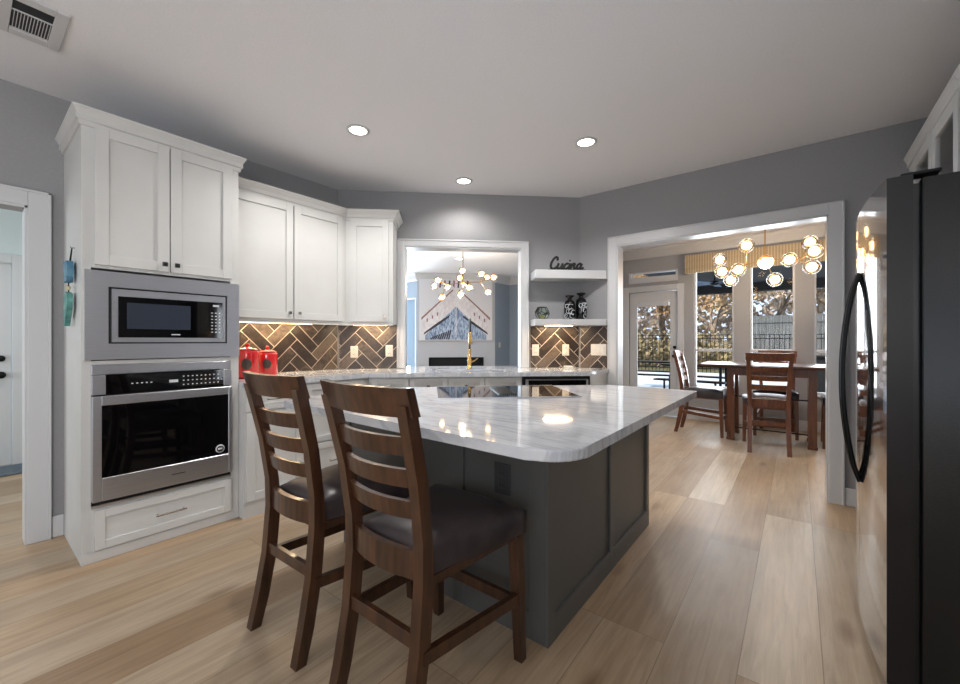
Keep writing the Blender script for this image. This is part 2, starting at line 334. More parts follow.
def pt_light(name, loc, power, col, r=.04, parent=None):
    d = bpy.data.lights.new(name, 'POINT'); d.energy = power; d.color = col; d.shadow_soft_size = r
    o = bpy.data.objects.new(name, d); C.objects.link(o); o.location = loc
    if parent: o.parent = parent
    return o

# ================================================================== room shell
CZ = 2.744; YD = 4.055
struct('floor', MB().box(-10, 3, -4, 7.05, -.1, 0).box(-10, -2.6, 7.05, 8.4, -.1, 0), 'floor')
struct('ceiling', MB().box(-10.2, 3, -4.2, 7.3, CZ, CZ+.2).box(-10.2, -2.6, 7.3, 8.6, CZ, CZ+.2), 'ceil')
struct('wall_left', MB().box(-4.2, -.65, 0, .12, 0, CZ).box(-.65, .253, 0, .12, 2.016, CZ).box(.253, 2.38, 0, .12, 0, CZ), 'wall', 'left')
struct('wall_back', MB().box(-.95, -.266, 0, .13, 0, CZ).box(-.266, .957, 0, .13, 2.19, CZ).box(-.266, .957, 0, .13, 0, .89).box(.957, 1.6, 0, .13, 0, CZ), 'wall', 'mid')
struct('wall_dining', MB().box(-1.87, -1.423, 0, .12, 0, CZ).box(-1.423, .185, 0, .12, 2.175, CZ).box(.185, 1.15, 0, .12, 0, CZ), 'wall', 'din')
struct('wall_right', MB().box(-4.175, .6, 0, .12, 0, CZ).box(2.8, 4.2, 0, .12, 0, CZ).box(.6, 2.8, 0, .12, 0, .75).box(.6, 2.8, 0, .12, 2.25, CZ), 'wall', 'right')
struct('window_7', MB().box(.6, .67, 0, .1, .75, 2.25).box(2.73, 2.8, 0, .1, .75, 2.25).box(1.66, 1.74, 0, .1, .75, 2.25).box(.6, 2.8, 0, .1, .75, .82).box(.6, 2.8, 0, .1, 2.18, 2.25), 'trim', 'right')  # unseen window, added in this wall with the side fill lamp
wr = MB().box(-3.77, -2.7, -3.62, -3.5, 0, CZ).box(.7, 1.15, -3.62, -3.5, 0, CZ).box(-2.7, .7, -3.62, -3.5, 0, .5).box(-2.7, .7, -3.62, -3.5, 2.5, CZ)
struct('wall_rear', wr, 'wall')
fx = MB()
for a in (-2.7, -1.04, .62): fx.box(a, a+.08, -3.6, -3.52, .5, 2.5)
fx.box(-2.7, .7, -3.6, -3.52, .5, .58).box(-2.7, .7, -3.6, -3.52, 2.42, 2.5)
struct('window_1', fx, 'trim')  # window added behind the camera to go with the rear fill lamp
# baseboards
struct('baseboard_left', MB().box(.350, .404, -.016, 0, 0, .13, b=.004).box(-4.2, -.75, -.016, 0, 0, .13, b=.004), 'trim', 'left')
struct('baseboard_dining', MB().box(.275, 1.03, -.016, 0, 0, .13, b=.004), 'trim', 'din')
struct('baseboard_right', MB().box(-4.05, -2.9, -.016, 0, 0, .13, b=.004).box(-1.9, 3.5, -.016, 0, 0, .13, b=.004), 'trim', 'right')
# door and opening casings
def casing(mb, x0, x1, zt, z0=0, wdt=.09, th=.022, jd=.12, sill=False):   # opening x0..x1, top zt
    for y0, y1 in ((-th, 0), (jd, jd+th)):
        mb.box(x0-wdt, x0, y0, y1, z0, zt+wdt, b=.003).box(x1, x1+wdt, y0, y1, z0, zt+wdt, b=.003).box(x0, x1, y0, y1, zt, zt+wdt, b=.003)
        mb.box(x0-wdt, x0-wdt+.014, y0-.006 if y0 < 0 else y0, y1 if y0 < 0 else y1+.006, z0, zt+wdt, b=.002).box(x1+wdt-.014, x1+wdt, y0-.006 if y0 < 0 else y0, y1 if y0 < 0 else y1+.006, z0, zt+wdt, b=.002)
        mb.box(x0-wdt, x1+wdt, y0-.006 if y0 < 0 else y0, y1 if y0 < 0 else y1+.006, zt+wdt-.014, zt+wdt, b=.002)
    mb.box(x0-.001, x0+.012, -th*.7, jd+th*.7, z0, zt).box(x1-.012, x1+.001, -th*.7, jd+th*.7, z0, zt).box(x0, x1, -th*.7, jd+th*.7, zt-.012, zt)
    return mb
struct('trim_1', casing(MB(), -.65, .250, 2.03, wdt=.098), 'trim', 'left')
struct('trim_2', casing(MB(), -1.423, .185, 2.175), 'trim', 'din')
struct('trim_3', casing(MB(), -.262, .953, 2.188, z0=.94, wdt=.072, jd=.13), 'trim', 'mid')
# ---- dining room
dw = MB(); fy0, fy1 = 7.05, 7.19
W = [(-1.272, -.74), (-.543, -.027), (.174, .70)]; WZ0, WZ1 = .5, 2.42
dw.box(-2.72, -2.272, fy0, fy1, 0, CZ).box(-2.272, -1.502, fy0, fy1, 2.04, 2.19).box(-2.272, -1.502, fy0, fy1, 2.37, CZ)
dw.box(-1.502, W[0][0], fy0, fy1, 0, CZ)
xs = [W[0][1], W[1][0], W[1][1], W[2][0], W[2][1], 1.7]
for i in (0, 2, 4): dw.box(xs[i], xs[i+1], fy0, fy1, 0, CZ)
for a, b in W: dw.box(a, b, fy0, fy1, 0, WZ0).box(a, b, fy0, fy1, WZ1, CZ)
struct('wall_far', dw, 'dinwall')
struct('wall_dining_left', MB().box(-2.72, -2.6, 4.3, 7.05, 0, CZ), 'dinwall')
struct('wall_dining_right', MB().box(1.6, 1.72, 4.175, 7.05, 0, CZ).box(1.15, 1.6, 4.055, 4.175, 0, CZ), 'dinwall')
struct('wall_dining_near', MB().box(-2.6, -1.95, 4.18, 4.3, 0, CZ), 'dinwall')
crown = [(0, 2.60), (.012, 2.60), (.02, 2.625), (.075, 2.70), (.085, 2.72), (.085, CZ), (0, CZ)]
struct('trim_crown', MB().sweep([(-2.6, 4.3), (-2.6, 7.05), (1.6, 7.05), (1.6, 4.2)], crown), 'trim')
struct('baseboard_far', MB().box(-1.40, 1.6, 7.034, 7.05, 0, .14, b=.004).box(-2.6, -2.38, 7.034, 7.05, 0, .14, b=.004), 'trim')
for i, (a, b) in enumerate(W):
    t = Thing('window_%d' % (i+2), None, None, 'w', ((a+b)/2, 7.09, WZ0), kind='structure')
    f = MB()
    f.box(a, a+.025, 7.08, 7.13, WZ0, WZ1).box(b-.025, b, 7.08, 7.13, WZ0, WZ1).box(a, b, 7.08, 7.13, WZ0, WZ0+.03).box(a, b, 7.08, 7.13, WZ1-.03, WZ1).box(a+.02, b-.02, 7.085, 7.125, 1.06, 1.10)
    f.box(a-.012, b+.012, 7.02, 7.07, WZ0-.03, WZ0, b=.004)
    t.part('window_frame', f, 'trim'); t.part('pane', MB().box(a+.02, b-.02, 7.10, 7.105, WZ0+.02, WZ1-.02), 'glass')
# glazed patio door
t = Thing('door_2', None, None, 'w', (-1.887, 7.06, 0), kind='structure')
f = MB()
f.box(-2.362, -2.272, 7.025, 7.05, 0, 2.13, b=.004).box(-1.502, -1.412, 7.025, 7.05, 0, 2.13, b=.004).box(-2.272, -1.502, 7.025, 7.05, 2.04, 2.13, b=.004)
t.part('door_frame', f, 'trim')
l = MB()
l.box(-2.265, -2.145, 7.075, 7.115, .01, 2.03, b=.003).box(-1.625, -1.509, 7.075, 7.115, .01, 2.03, b=.003).box(-2.145, -1.625, 7.075, 7.115, 1.88, 2.03, b=.003).box(-2.145, -1.625, 7.075, 7.115, .01, .28, b=.003)
l.box(-2.125, -1.645, 7.08, 7.11, 1.80, 1.88)
t.part('door_leaf', l, 'trim'); t.part('pane', MB().box(-2.15, -1.62, 7.09, 7.095, .27, 1.89), 'glass')
k = MB().lathe([(.026, 0), (.026, -.012), (.012, -.02), (.012, -.035), (.028, -.045), (.03, -.06), (.018, -.072)], (-1.555, 7.075, .98), axis='y').lathe([(.026, 0), (.026, -.014), (.012, -.03)], (-1.555, 7.075, 1.12), axis='y')
t.part('door_handle', k, 'blackmetal')
# transom window
t = Thing('window_5', None, None, 'w', (-1.887, 7.09, 2.19), kind='structure')
t.part('window_frame', MB().box(-2.272, -2.24, 7.04, 7.13, 2.19, 2.37).box(-1.534, -1.502, 7.04, 7.13, 2.19, 2.37).box(-2.24, -1.534, 7.04, 7.13, 2.19, 2.21).box(-2.24, -1.534, 7.04, 7.13, 2.35, 2.37), 'trim')
t.part('pane', MB().box(-2.25, -1.53, 7.10, 7.105, 2.2, 2.36), 'glass')
t.part('blind', MB().box(-2.235, -1.54, 7.07, 7.085, 2.212, 2.29), 'trim')
# ---- hall beyond the doorway
hw = MB().box(-6.22, -6.1, -2.5, -.62, 0, CZ).box(-6.22, -6.1, .317, 1.3, 0, CZ).box(-6.22, -6.1, -.62, .317, 1.98, CZ)
hw.box(-6.1, -3.77, 1.2, 1.3, 0, CZ)
hw.box(-6.22, -5.75, -2.6, -2.5, 0, CZ).box(-4.1, -3.77, -2.6, -2.5, 0, CZ).box(-5.75, -4.1, -2.6, -2.5, 0, .6).box(-5.75, -4.1, -2.6, -2.5, 2.4, CZ)
struct('wall_hall', hw, 'hallwall')
t = Thing('door_1', None, None, 'w', (-6.12, -.15, 0), kind='structure')
f = MB().box(-6.1, -6.078, .317, .40, 0, 2.07, b=.004).box(-6.1, -6.078, -.70, -.62, 0, 2.07, b=.004).box(-6.1, -6.078, -.62, .317, 1.985, 2.07, b=.004)
t.part('door_frame', f, 'trim')
l = MB().box(-6.15, -6.11, -.615, .312, .01, 1.978)
for ya, yb in ((-.52, -.20), (-.10, .215)):
    for za, zb in ((.2, .78), (.92, 1.82)):
        l.box(-6.112, -6.106, ya, yb, za, zb, b=.004)
        l.box(-6.109, -6.10, ya+.03, yb-.03, za+.03, zb-.03, b=.006)
t.part('door_leaf', l, 'trim')
k = MB().lathe([(.032, 0), (.032, .012), (.013, .02), (.013, .045), (.03, .055), (.032, .07), (.02, .085)], (-6.11, .245, .89), axis='x').lathe([(.03, 0), (.03, .018), (.014, .03)], (-6.11, .245, 1.05), axis='x')
t.part('door_handle', k, 'blackmetal')
single('doormat', MB().box(-6.04, -5.62, -.6, .38, .002, .014, b=.003), 'mat', 'slate grey doormat on the hall floor before the panelled door', 'doormat')
# ---- living room beyond the pass-through
lw = MB().box(-10, -8.75, 6.34, 6.46, 0, CZ).box(-6.78, -6.75, 6.34, 6.46, 0, CZ).box(-8.75, -6.78, 6.34, 6.46, 0, .35).box(-8.75, -6.78, 6.34, 6.46, 2.2, CZ)
lw.box(-5.62, -5.5, 7.6, 8.32, 0, CZ).box(-5.5, -2.6, 8.2, 8.32, 0, CZ).box(-2.72, -2.6, 7.19, 8.2, 0, CZ)
lw.box(-10.1, -10, 1.2, 2.2, 0, CZ).box(-10.1, -10, 5.0, 6.46, 0, CZ).box(-10.1, -10, 2.2, 5.0, 0, .5).box(-10.1, -10, 2.2, 5.0, 2.4, CZ).box(-10, -6.1, 1.2, 1.3, 0, CZ)
lw.prism([(-3.77, 1.3), (-3.77, 2.17), (-3.9, 2.17), (-3.9, 1.3)][::-1], 0, CZ)
struct('wall_living', lw, 'livwall')
FL = ((-6.75, 6.34, 0), R(45.2))   # fireplace wall frame
fw = MB().box(0, 1.775, 0, .35, 0, .42).box(0, .28, 0, .35, .42, .83).box(1.49, 1.775, 0, .35, .42, .83).box(0, 1.775, 0, .35, .83, CZ)
struct('wall_fireplace', fw, 'livlight', FL)
struct('trim_living', MB().sweep([(-10, 6.34), (-6.75, 6.34), (-5.5, 7.6), (-5.5, 8.2), (-2.72, 8.2)], [(o*1.3, CZ-(CZ-z)*1.2) for o, z in crown]), 'trim')
t = Thing('window_6', None, None, 'w', (-7.8, 6.4, .35), kind='structure')
t.part('window_frame', MB().box(-8.75, -8.68, 6.33, 6.42, .35, 2.2).box(-6.81, -6.78, 6.33, 6.42, .35, 2.2).box(-8.7, -6.80, 6.33, 6.42, .35, .42).box(-8.7, -6.80, 6.33, 6.42, 2.16, 2.2), 'trim')
t.part('pane', MB().box(-8.69, -6.80, 6.40, 6.405, .4, 2.15), 'glass'); t.part('added_dimming_shade', MB().box(-8.68, -6.81, 6.37, 6.372, .42, 2.16), 'shade')  # the shade is added to dim this window to pale blue

# ================================================================== cabinetry helpers (front faces local -y)
def shaker(mb, x0, x1, z0, z1, y, th=.02, st=.058, m=0):
    """frame-and-panel front whose back lies at y"""
    mb.box(x0, x0+st, y-th, y, z0, z1, b=.0015, m=m).box(x1-st, x1, y-th, y, z0, z1, b=.0015, m=m)
    mb.box(x0+st, x1-st, y-th, y, z0, z0+st, b=.0015, m=m).box(x0+st, x1-st, y-th, y, z1-st, z1, b=.0015, m=m)
    mb.box(x0+st-.002, x1-st+.002, y-th*.45, y, z0+st-.002, z1-st+.002, m=m)
    return mb
def knob(x, z, y):
    return MB().lathe([(.006, 0), (.006, -.014), (.013, -.018), (.0135, -.026), (.008, -.03)], (x, y, z), n=12, axis='y')
def square_knob(x, z, y):
    return MB().lathe([(.005, 0), (.005, -.016)], (x, y, z), n=8, axis='y').box(x-.013, x+.013, y-.028, y-.014, z-.013, z+.013, b=.003)
def pull(x, z, y, wd=.13):
    return MB().tube([(x-wd/2, y-.001, z), (x-wd/2, y-.028, z)], .005, 8).tube([(x+wd/2, y-.001, z), (x+wd/2, y-.028, z)], .005, 8).tube([(x-wd/2-.012, y-.028, z), (x+wd/2+.012, y-.028, z)], .006, 8)
def cupboard_door(t, x0, x1, z0, z1, y, kx, kz, hm='nickel', kn=square_knob):
    d = t.part('door', shaker(MB(), x0, x1, z0, z1, y), 'cab'); t.part('knob', kn(kx, kz, y-.02), hm, d); return d
def drawer(t, x0, x1, z0, z1, y, hm='nickel', kn=None, st=.045):
    d = t.part('drawer', shaker(MB(), x0, x1, z0, z1, y, st=min(st, (z1-z0)*.3)), 'cab')
    t.part('handle' if kn is None else 'knob', (pull((x0+x1)/2, (z0+z1)/2, y-.02) if kn is None else kn((x0+x1)/2, (z0+z1)/2, y-.02)), hm, d); return d
cprof = lambda z, o=.072, h=.09: [(0, z-.012), (.010, z-.012), (.012, z+.010), (.022, z+.016), (o*.55, z+h*.5), (o*.9, z+h*.8), (o, z+h*.86), (o, z+h), (0, z+h)]

# ---- tall oven cabinet
TY = -.594   # front plane in the left frame (x = -3.056)
t = Thing('oven_cabinet', 'tall white oven cabinet with crown top holding the wall oven and microwave', 'cabinet', 'left', (.797, -.3, 0))
b = MB()
b.box(.404, .424, TY, -.002, 0, 2.42).box(1.17, 1.19, TY, -.002, 0, 2.42).box(.424, 1.17, -.02, -.002, 0, 2.42)
b.box(.424, .443, TY, -.05, .296, 1.625).box(1.137, 1.17, TY, -.05, .296, 1.625)
b.box(.424, 1.17, TY, -.05, 1.625, 2.42).box(.443, 1.137, TY, -.05, 1.088, 1.11).box(.424, 1.17, TY, -.05, 0, .296)
t.part('body', b, 'cab')
t.part('toe_board', MB().box(.404, 1.19, TY-.006, TY, 0, .058, b=.002), 'cab')
t.part('crown_molding', MB().sweep([(.404, 0), (.404, TY), (1.19, TY), (1.19, 0)], [(o, z) for o, z in cprof(2.405, .038, .083)]) , 'cab')
cupboard_door(t, .457, .793, 1.642, 2.41, TY, .765, 1.685, 'steeldark')
cupboard_door(t, .799, 1.145, 1.642, 2.41, TY, .827, 1.685, 'steeldark')
drawer(t, .455, 1.14, .066, .284, TY)
# microwave
t = Thing('built_in_microwave', 'built-in microwave in a wide brushed steel trim panel above the oven', 'microwave', 'left', (.80, TY, 1.114))
y = TY-.001
b = MB().box(.415, .512, y-.018, y, 1.116, 1.61).box(1.112, 1.188, y-.018, y, 1.116, 1.61).box(.512, 1.112, y-.018, y, 1.524, 1.61).box(.512, 1.112, y-.018, y, 1.116, 1.205)
t.part('trim_panel', b, 'steel')
t.part('body', MB().box(.512, 1.112, y-.006, y+.25, 1.205, 1.524), 'black')
b = MB().box(.526, .552, y-.022, y-.006, 1.213, 1.514).box(1.082, 1.100, y-.022, y-.006, 1.213, 1.514).box(.552, 1.082, y-.022, y-.006, 1.474, 1.514).box(.552, 1.082, y-.022, y-.006, 1.213, 1.240)
d = t.part('door', b, 'steel'); t.part('window', MB().box(.552, .985, y-.024, y-.006, 1.240, 1.474), 'blackglass', d)
t.part('inner_screen', MB().box(.59, .90, y-.0255, y-.024, 1.29, 1.44), mat('smoked_mesh_screen', (52, 58, 70), .12), d)
p = t.part('control_panel', MB().box(.985, 1.082, y-.025, y-.006, 1.240, 1.474), 'blackglass')
mk = MB()
for r_ in range(7):
    for c_ in range(3): mk.box(1.015+c_*.022, 1.025+c_*.022, y-.0262, y-.025, 1.275+r_*.021, 1.281+r_*.021)
t.part('key_markings', mk, 'mark', p); t.part('display_digits', MB().box(1.025, 1.06, y-.0262, y-.025, 1.445, 1.457), 'mark', p); t.part('maker_mark', MB().box(.80, .845, y-.0262, y-.0235, 1.256, 1.262), 'mark', d)
# wall oven
t = Thing('wall_oven', 'stainless steel wall oven with black glass door below the microwave', 'oven', 'left', (.79, TY, .298))
t.part('vent_strip', MB().box(.443, 1.137, y-.012, y, 1.032, 1.086, b=.003), 'steel')
p = t.part('control_panel', MB().box(.443, .50, y-.024, y, .922, 1.030, b=.002, m=1).box(1.09, 1.137, y-.024, y, .922, 1.030, b=.002, m=1).box(.50, 1.09, y-.022, y, .922, 1.030), ['blackglass', 'steel'])
mk = MB()
pm_ = MB()
for i in range(5): pm_.box(.61+i*.022, .619+i*.022, y-.0232, y-.022, .972, .978)
t.part('preset_markings', pm_, 'mark', p)
for r_ in range(3):
    for c_ in range(9): mk.box(.86+c_*.024, .868+c_*.024, y-.0232, y-.022, .945+r_*.026, .951+r_*.026)
t.part('key_markings', mk, 'mark', p); t.part('display_digits', MB().box(.79, .835, y-.0232, y-.022, .965, .982), 'mark', p)
b = MB().box(.443, .482, y-.034, y, .335, .914, b=.003).box(1.115, 1.137, y-.034, y, .335, .914, b=.003).box(.482, 1.115, y-.034, y, .862, .914, b=.003).box(.482, 1.115, y-.034, y, .335, .462, b=.003)
d = t.part('door', b, 'steel'); t.part('window', MB().box(.482, 1.115, y-.031, y, .462, .862), 'blackglass', d)
bd = MB().lathe([(.027, 0), (.027, -.0012)], (1.065, y-.031, .505), n=24, axis='y')
t.part('badge', bd, 'mark', d); t.part('badge_center', MB().lathe([(.021, 0), (.021, -.002)], (1.065, y-.031, .505), n=24, axis='y').box(1.052, 1.078, y-.0335, y-.032, .500, .510, m=1), ['black', 'mark'], d)
t.part('maker_mark', MB().box(.80, .87, y-.0352, y-.034, .398, .403), 'steeldark', d)
t.part('lower_trim', MB().box(.443, 1.137, y-.012, y, .298, .312).box(.443, 1.137, y-.004, y, .312, .335, m=1), ['steel', 'black'])
t.part('housing', MB().box(.45, 1.13, y+.002, y+.5, .30, 1.08), 'black')

# ---- upper cabinets on the left wall and the angled wall
UY = -.341; UM = -.332
t = Thing('upper_cabinet', 'white two-door upper cabinet above the red canisters', 'cabinet', 'left', (1.7, -.17, 1.385))
YE = 2.23+.36*.414*-1    # inner corner where both fronts meet
cx = 2.2109    # front corner coordinate along the wall
b = MB().prism([(1.1905, -.002), (1.1905, UY), (cx, UY), (2.344, -.002)], 1.385, 2.36)
t.part('body', b, 'cab'); t.part('light_rail', MB().box(1.195, cx, UY-.004, UY+.02, 1.365, 1.395, b=.002), 'cab')
t.part('crown_molding', MB().sweep([(1.1905, UY), (cx+.003, UY)], [(o, z) for o, z in cprof(2.355, .06, .08)]), 'cab')
cupboard_door(t, 1.205, 1.70, 1.40, 2.345, UY, 1.665, 1.45, 'nickel')
cupboard_door(t, 1.71, 2.17, 1.40, 2.345, UY, 1.745, 1.45, 'nickel')
t.part('lamp_strip', MB().box(1.25, 2.0, -.12, -.09, 1.372, 1.385), 'strip')
area('under_cabinet_lamp', fpos('left', (1.62, -.12, 1.368)), (0, 0, R(90)), .75, .03, 4, (1, .76, .48))
SX0 = -.921   # corner in the mid frame
cs = -.767
t = Thing('upper_cabinet', 'narrow white single-door upper cabinet beside the pass-through opening', 'cabinet', 'mid', (-.6, -.17, 1.385))
t.part('body', MB().prism([(SX0+.002, -.002), (cs, UM), (-.336, UM), (-.336, -.002)], 1.385, 2.36), 'cab')
t.part('light_rail', MB().box(cs, -.336, UM-.004, UM+.02, 1.365, 1.395, b=.002), 'cab')
t.part('crown_molding', MB().sweep([(cs, UM), (-.336, UM), (-.336, 0)], [(o, z) for o, z in cprof(2.355, .06, .08)]), 'cab')
cupboard_door(t, -.725, -.375, 1.40, 2.345, UM, -.41, 1.45, 'nickel')
t.part('lamp_strip', MB().box(-.75, -.42, -.12, -.09, 1.372, 1.385), 'strip')
area('under_cabinet_lamp_short', fpos('mid', (-.58, -.12, 1.368)), (0, 0, R(43.1)), .3, .03, 2.4, (1, .76, .48))

# ---- herringbone backsplash
def clip(poly, x0, x1, z0, z1):
    for ax, lim, sg in ((0, x0, 1), (0, x1, -1), (1, z0, 1), (1, z1, -1)):
        out = []
        for i in range(len(poly)):
            a, b_ = poly[i], poly[(i+1) % len(poly)]; da, db = (a[ax]-lim)*sg, (b_[ax]-lim)*sg
            if da >= 0: out.append(a)
            if (da > 0 > db) or (da < 0 < db):
                k_ = da/(da-db); out.append((a[0]+(b_[0]-a[0])*k_, a[1]+(b_[1]-a[1])*k_))
        poly = out
        if len(poly) < 3: return None
    return poly
def backsplash(name, label, fr, x0, x1, z0, z1, phase=0):
    mb = MB().box(x0, x1, -.006, -.0005, z0, z1, m=1)
    for i in range(len(mb.f)): mb.attr[i] = 0
    g = .0060; wt = .098; c45 = math.sqrt(.5); rnd = random.Random(5)
    for i in range(-40, 60):
        for j in range(-40, 60):
            k_ = (i-j) % 6
            if k_ == 0: q = [(i, j), (i+3, j), (i+3, j+1), (i, j+1)]
            elif k_ == 5: q = [(i, j), (i+1, j), (i+1, j+3), (i, j+3)]
            else: continue
            cx_ = sum(p[0] for p in q)/4; cy_ = sum(p[1] for p in q)/4
            hw, hh = (max(p[0] for p in q)-cx_)*wt-g/2, (max(p[1] for p in q)-cy_)*wt-g/2
            pp = [(cx_*wt+a*hw, cy_*wt+b_*hh) for a, b_ in ((-1, -1), (1, -1), (1, 1), (-1, 1))]
            pp = [((a-b_)*c45+x0+phase, (a+b_)*c45+z0-.05) for a, b_ in pp]
            pp = clip(pp, x0+.001, x1-.001, z0+.001, z1-.001)
            tone = rnd.random()
            if pp:
                mb.attr[len(mb.f)] = tone; mb.add([(a, -.0085, b_) for a, b_ in pp], [list(range(len(pp)))], 0)
    return single(name, mb, ['tile', 'grout'], label, 'backsplash', fr, ((x0+x1)/2, 0, z0))
CT = .938
backsplash('backsplash', 'dark brown herringbone tile backsplash behind the red canisters', 'left', 1.195, 2.335, CT+.002, 1.382, .1)
backsplash('backsplash', 'herringbone tile backsplash panel below the narrow upper cabinet', 'mid', SX0+.012, -.338, CT+.002, 1.382, .02)
backsplash('backsplash', 'herringbone tile backsplash panel directly under the floating shelves', 'mid', 1.045, 1.565, CT+.002, 1.372, .12)
backsplash('backsplash', 'small herringbone tile backsplash beside the dining opening with triple switch plate', 'din', -1.812, -1.522, CT+.002, 1.372, .05)

# ---- perimeter base cabinets and worktop
BX = -.67     # front plane in left frame (x = -2.98)
t = Thing('base_cabinet', 'white base cabinet with a top drawer next to the oven cabinet', 'cabinet', 'left', (1.4, -.33, 0))
t.part('body', MB().box(1.192, 1.62, BX, -.002, .1, .90).box(1.192, 1.62, BX+.005, -.002, 0, .1), 'cab')
drawer(t, 1.205, 1.61, .735, .885, BX)
cupboard_door(t, 1.205, 1.61, .115, .72, BX, 1.57, .66, 'steeldark')
t = Thing('base_cabinet', 'white three-drawer base cabinet behind the bar stools', 'cabinet', 'left', (1.83, -.33, 0))
kc = 2.10
t.part('body', MB().box(1.622, 2.223, BX, -.002, .1, .90).box(1.622, 2.20, BX+.005, -.002, 0, .1), 'cab')
for za, zb in ((.735, .885), (.43, .72), (.115, .415)): drawer(t, 1.635, 2.15, za, zb, BX)
MY = -.55     # front plane in mid frame
s0 = -.66
def mids(x, y): return (x+y)/math.sqrt(2)
t = Thing('sink_cabinet', 'white sink base cabinet run with small square knobs along the angled wall', 'cabinet', 'mid', (.1, -.27, 0))
t.part('body', MB().box(-.519, .85, MY, -.002, .1, .67).box(-.519, .04, MY, -.002, .67, .90).box(.04, .76, MY, MY+.04, .67, .90).box(.76, .85, MY, -.002, .67, .90).box(-.5, .85, MY+.05, -.002, 0, .1), 'cab')
for a, b_ in ((-.49, -.17), (-.16, .17), (.18, .50), (.51, .84)):
    drawer(t, a, b_, .745, .888, MY, kn=square_knob)
    cupboard_door(t, a, b_, .115, .73, MY, b_-.04, .67, 'nickel')
t = Thing('dishwasher', 'built-in dishwasher with steel front and black control band under the shelf counter', 'dishwasher', 'mid', (1.1, -.27, 0))
t.part('body', MB().box(.86, 1.487, MY, -.01, .1, .895).box(.88, 1.46, MY+.05, -.01, 0, .1), 'black')
d = t.part('door', MB().box(.882, 1.465, MY-.02, MY, .12, .87, b=.004), 'steel'); t.part('control_band', MB().box(.905, 1.445, MY-.023, MY-.02, .80, .862), 'blackglass', d)
t = Thing('end_cabinet', 'narrow white end panel closing the counter by the dining opening', 'cabinet', 'w', (-1.5, 3.8, 0))
e0 = fpos('mid', (1.491, MY, 0)); e1 = fpos('mid', (1.491, -.01, 0))
t.part('side_panel', MB().prism([e0[:2], (-1.515, 3.60), (-1.515, 4.045), (-1.80, 4.045), e1[:2]], 0, .90), 'cab')
# worktop polygon with sink cut-out, world coordinates
LF = -.587
def mp(s_, ly): return fpos('mid', (s_, ly, 0))[:2]
def at_x(xw, ly):
    (ox, oy, _), a = FR['mid']; return mp((xw-ox+ly*math.sin(a))/math.cos(a), ly)
sx0, sx1 = .06, .74; yf, yb = -.45, -.14
A = (-3.648, 1.193); B = (-2.95, 1.193); Cc = at_x(-2.95, LF); D = at_x(-1.50, LF); E_ = (-1.50, 4.053); F = (-1.827, 4.053)
G = mp(.951, 0); G2 = mp(.951, .38); H2 = mp(-.260, .38); H = mp(-.260, 0); I = (-3.648, 2.347)
wt_ = MB()
zb, zt = .90, CT
P1 = mp(sx0, yf); P2 = mp(sx1, yf); P3 = mp(sx1, yb); P4 = mp(sx0, yb)
fa = mp(sx0, LF); fb = mp(sx1, LF); ga = mp(sx0, 0); gb = mp(sx1, 0)
wt_.prism([A, B, Cc, fa, ga, H, I], zb, zt)
wt_.prism([fb, D, E_, F, G, gb], zb, zt)
wt_.prism([fa, fb, P2, P1], zb, zt).prism([P4, P3, gb, ga], zb, zt).prism([H, G, G2, H2], zb, zt)
single('worktop', wt_, 'marble2', 'pale speckled stone worktop running along the wall from the canisters to the shelves', 'worktop')
t = Thing('sink', 'stainless undermount sink set in the worktop below the gold faucet', 'sink', 'mid', (.415, -.28, .70))
t.part('basin', MB().box(sx0, sx1, yf, yb, .70, .712).box(sx0, sx0+.01, yf, yb, .712, .925).box(sx1-.01, sx1, yf, yb, .712, .925).box(sx0, sx1, yf, yf+.01, .712, .925).box(sx0, sx1, yb-.01, yb, .712, .925), 'steel')
t.part('drain', MB().lathe([(.04, 0), (.04, .003), (.02, .002)], ((sx0+sx1)/2, (yf+yb)/2, .712)), 'steeldark')
# faucet
fs = .40
t = Thing('kitchen_faucet', 'tall gold pull-down kitchen faucet with black coil spout behind the sink', 'faucet', 'mid', (fs, -.085, CT))
t.part('base', MB().lathe([(.028, 0), (.028, .008), (.02, .014), (.019, .10), (.016, .105), (.016, .2)], (fs, -.085, CT)), 'gold')
pts = [(fs, -.085, CT+.2), (fs, -.085, CT+.42)]+[(fs, -.085-.06*(1-math.cos(a)), CT+.44+.06*math.sin(a)) for a in [i*math.pi/8 for i in range(9)]]+[(fs, -.205, CT+.36)]
t.part('coil_spout', MB().tube(pts, .011, 10), 'black')
sp = MB()
for i in range(9): sp.lathe([(.015, -.003), (.017, 0), (.015, .003)], (fs, -.085, CT+.22+i*.022), n=12)
t.part('coil', sp, 'gold')
t.part('spray_head', MB().lathe([(.013, .12), (.018, .10), (.018, .03), (.022, .0)], (fs, -.205, CT+.25)), 'gold')
t.part('support_arm', MB().tube([(fs, -.085, CT+.29), (fs, -.205, CT+.30)], .006, 8), 'gold')
t.part('lever', MB().tube([(fs+.018, -.085, CT+.07), (fs+.05, -.085, CT+.08), (fs+.085, -.09, CT+.11)], [.009, .006, .004], 8), 'gold')

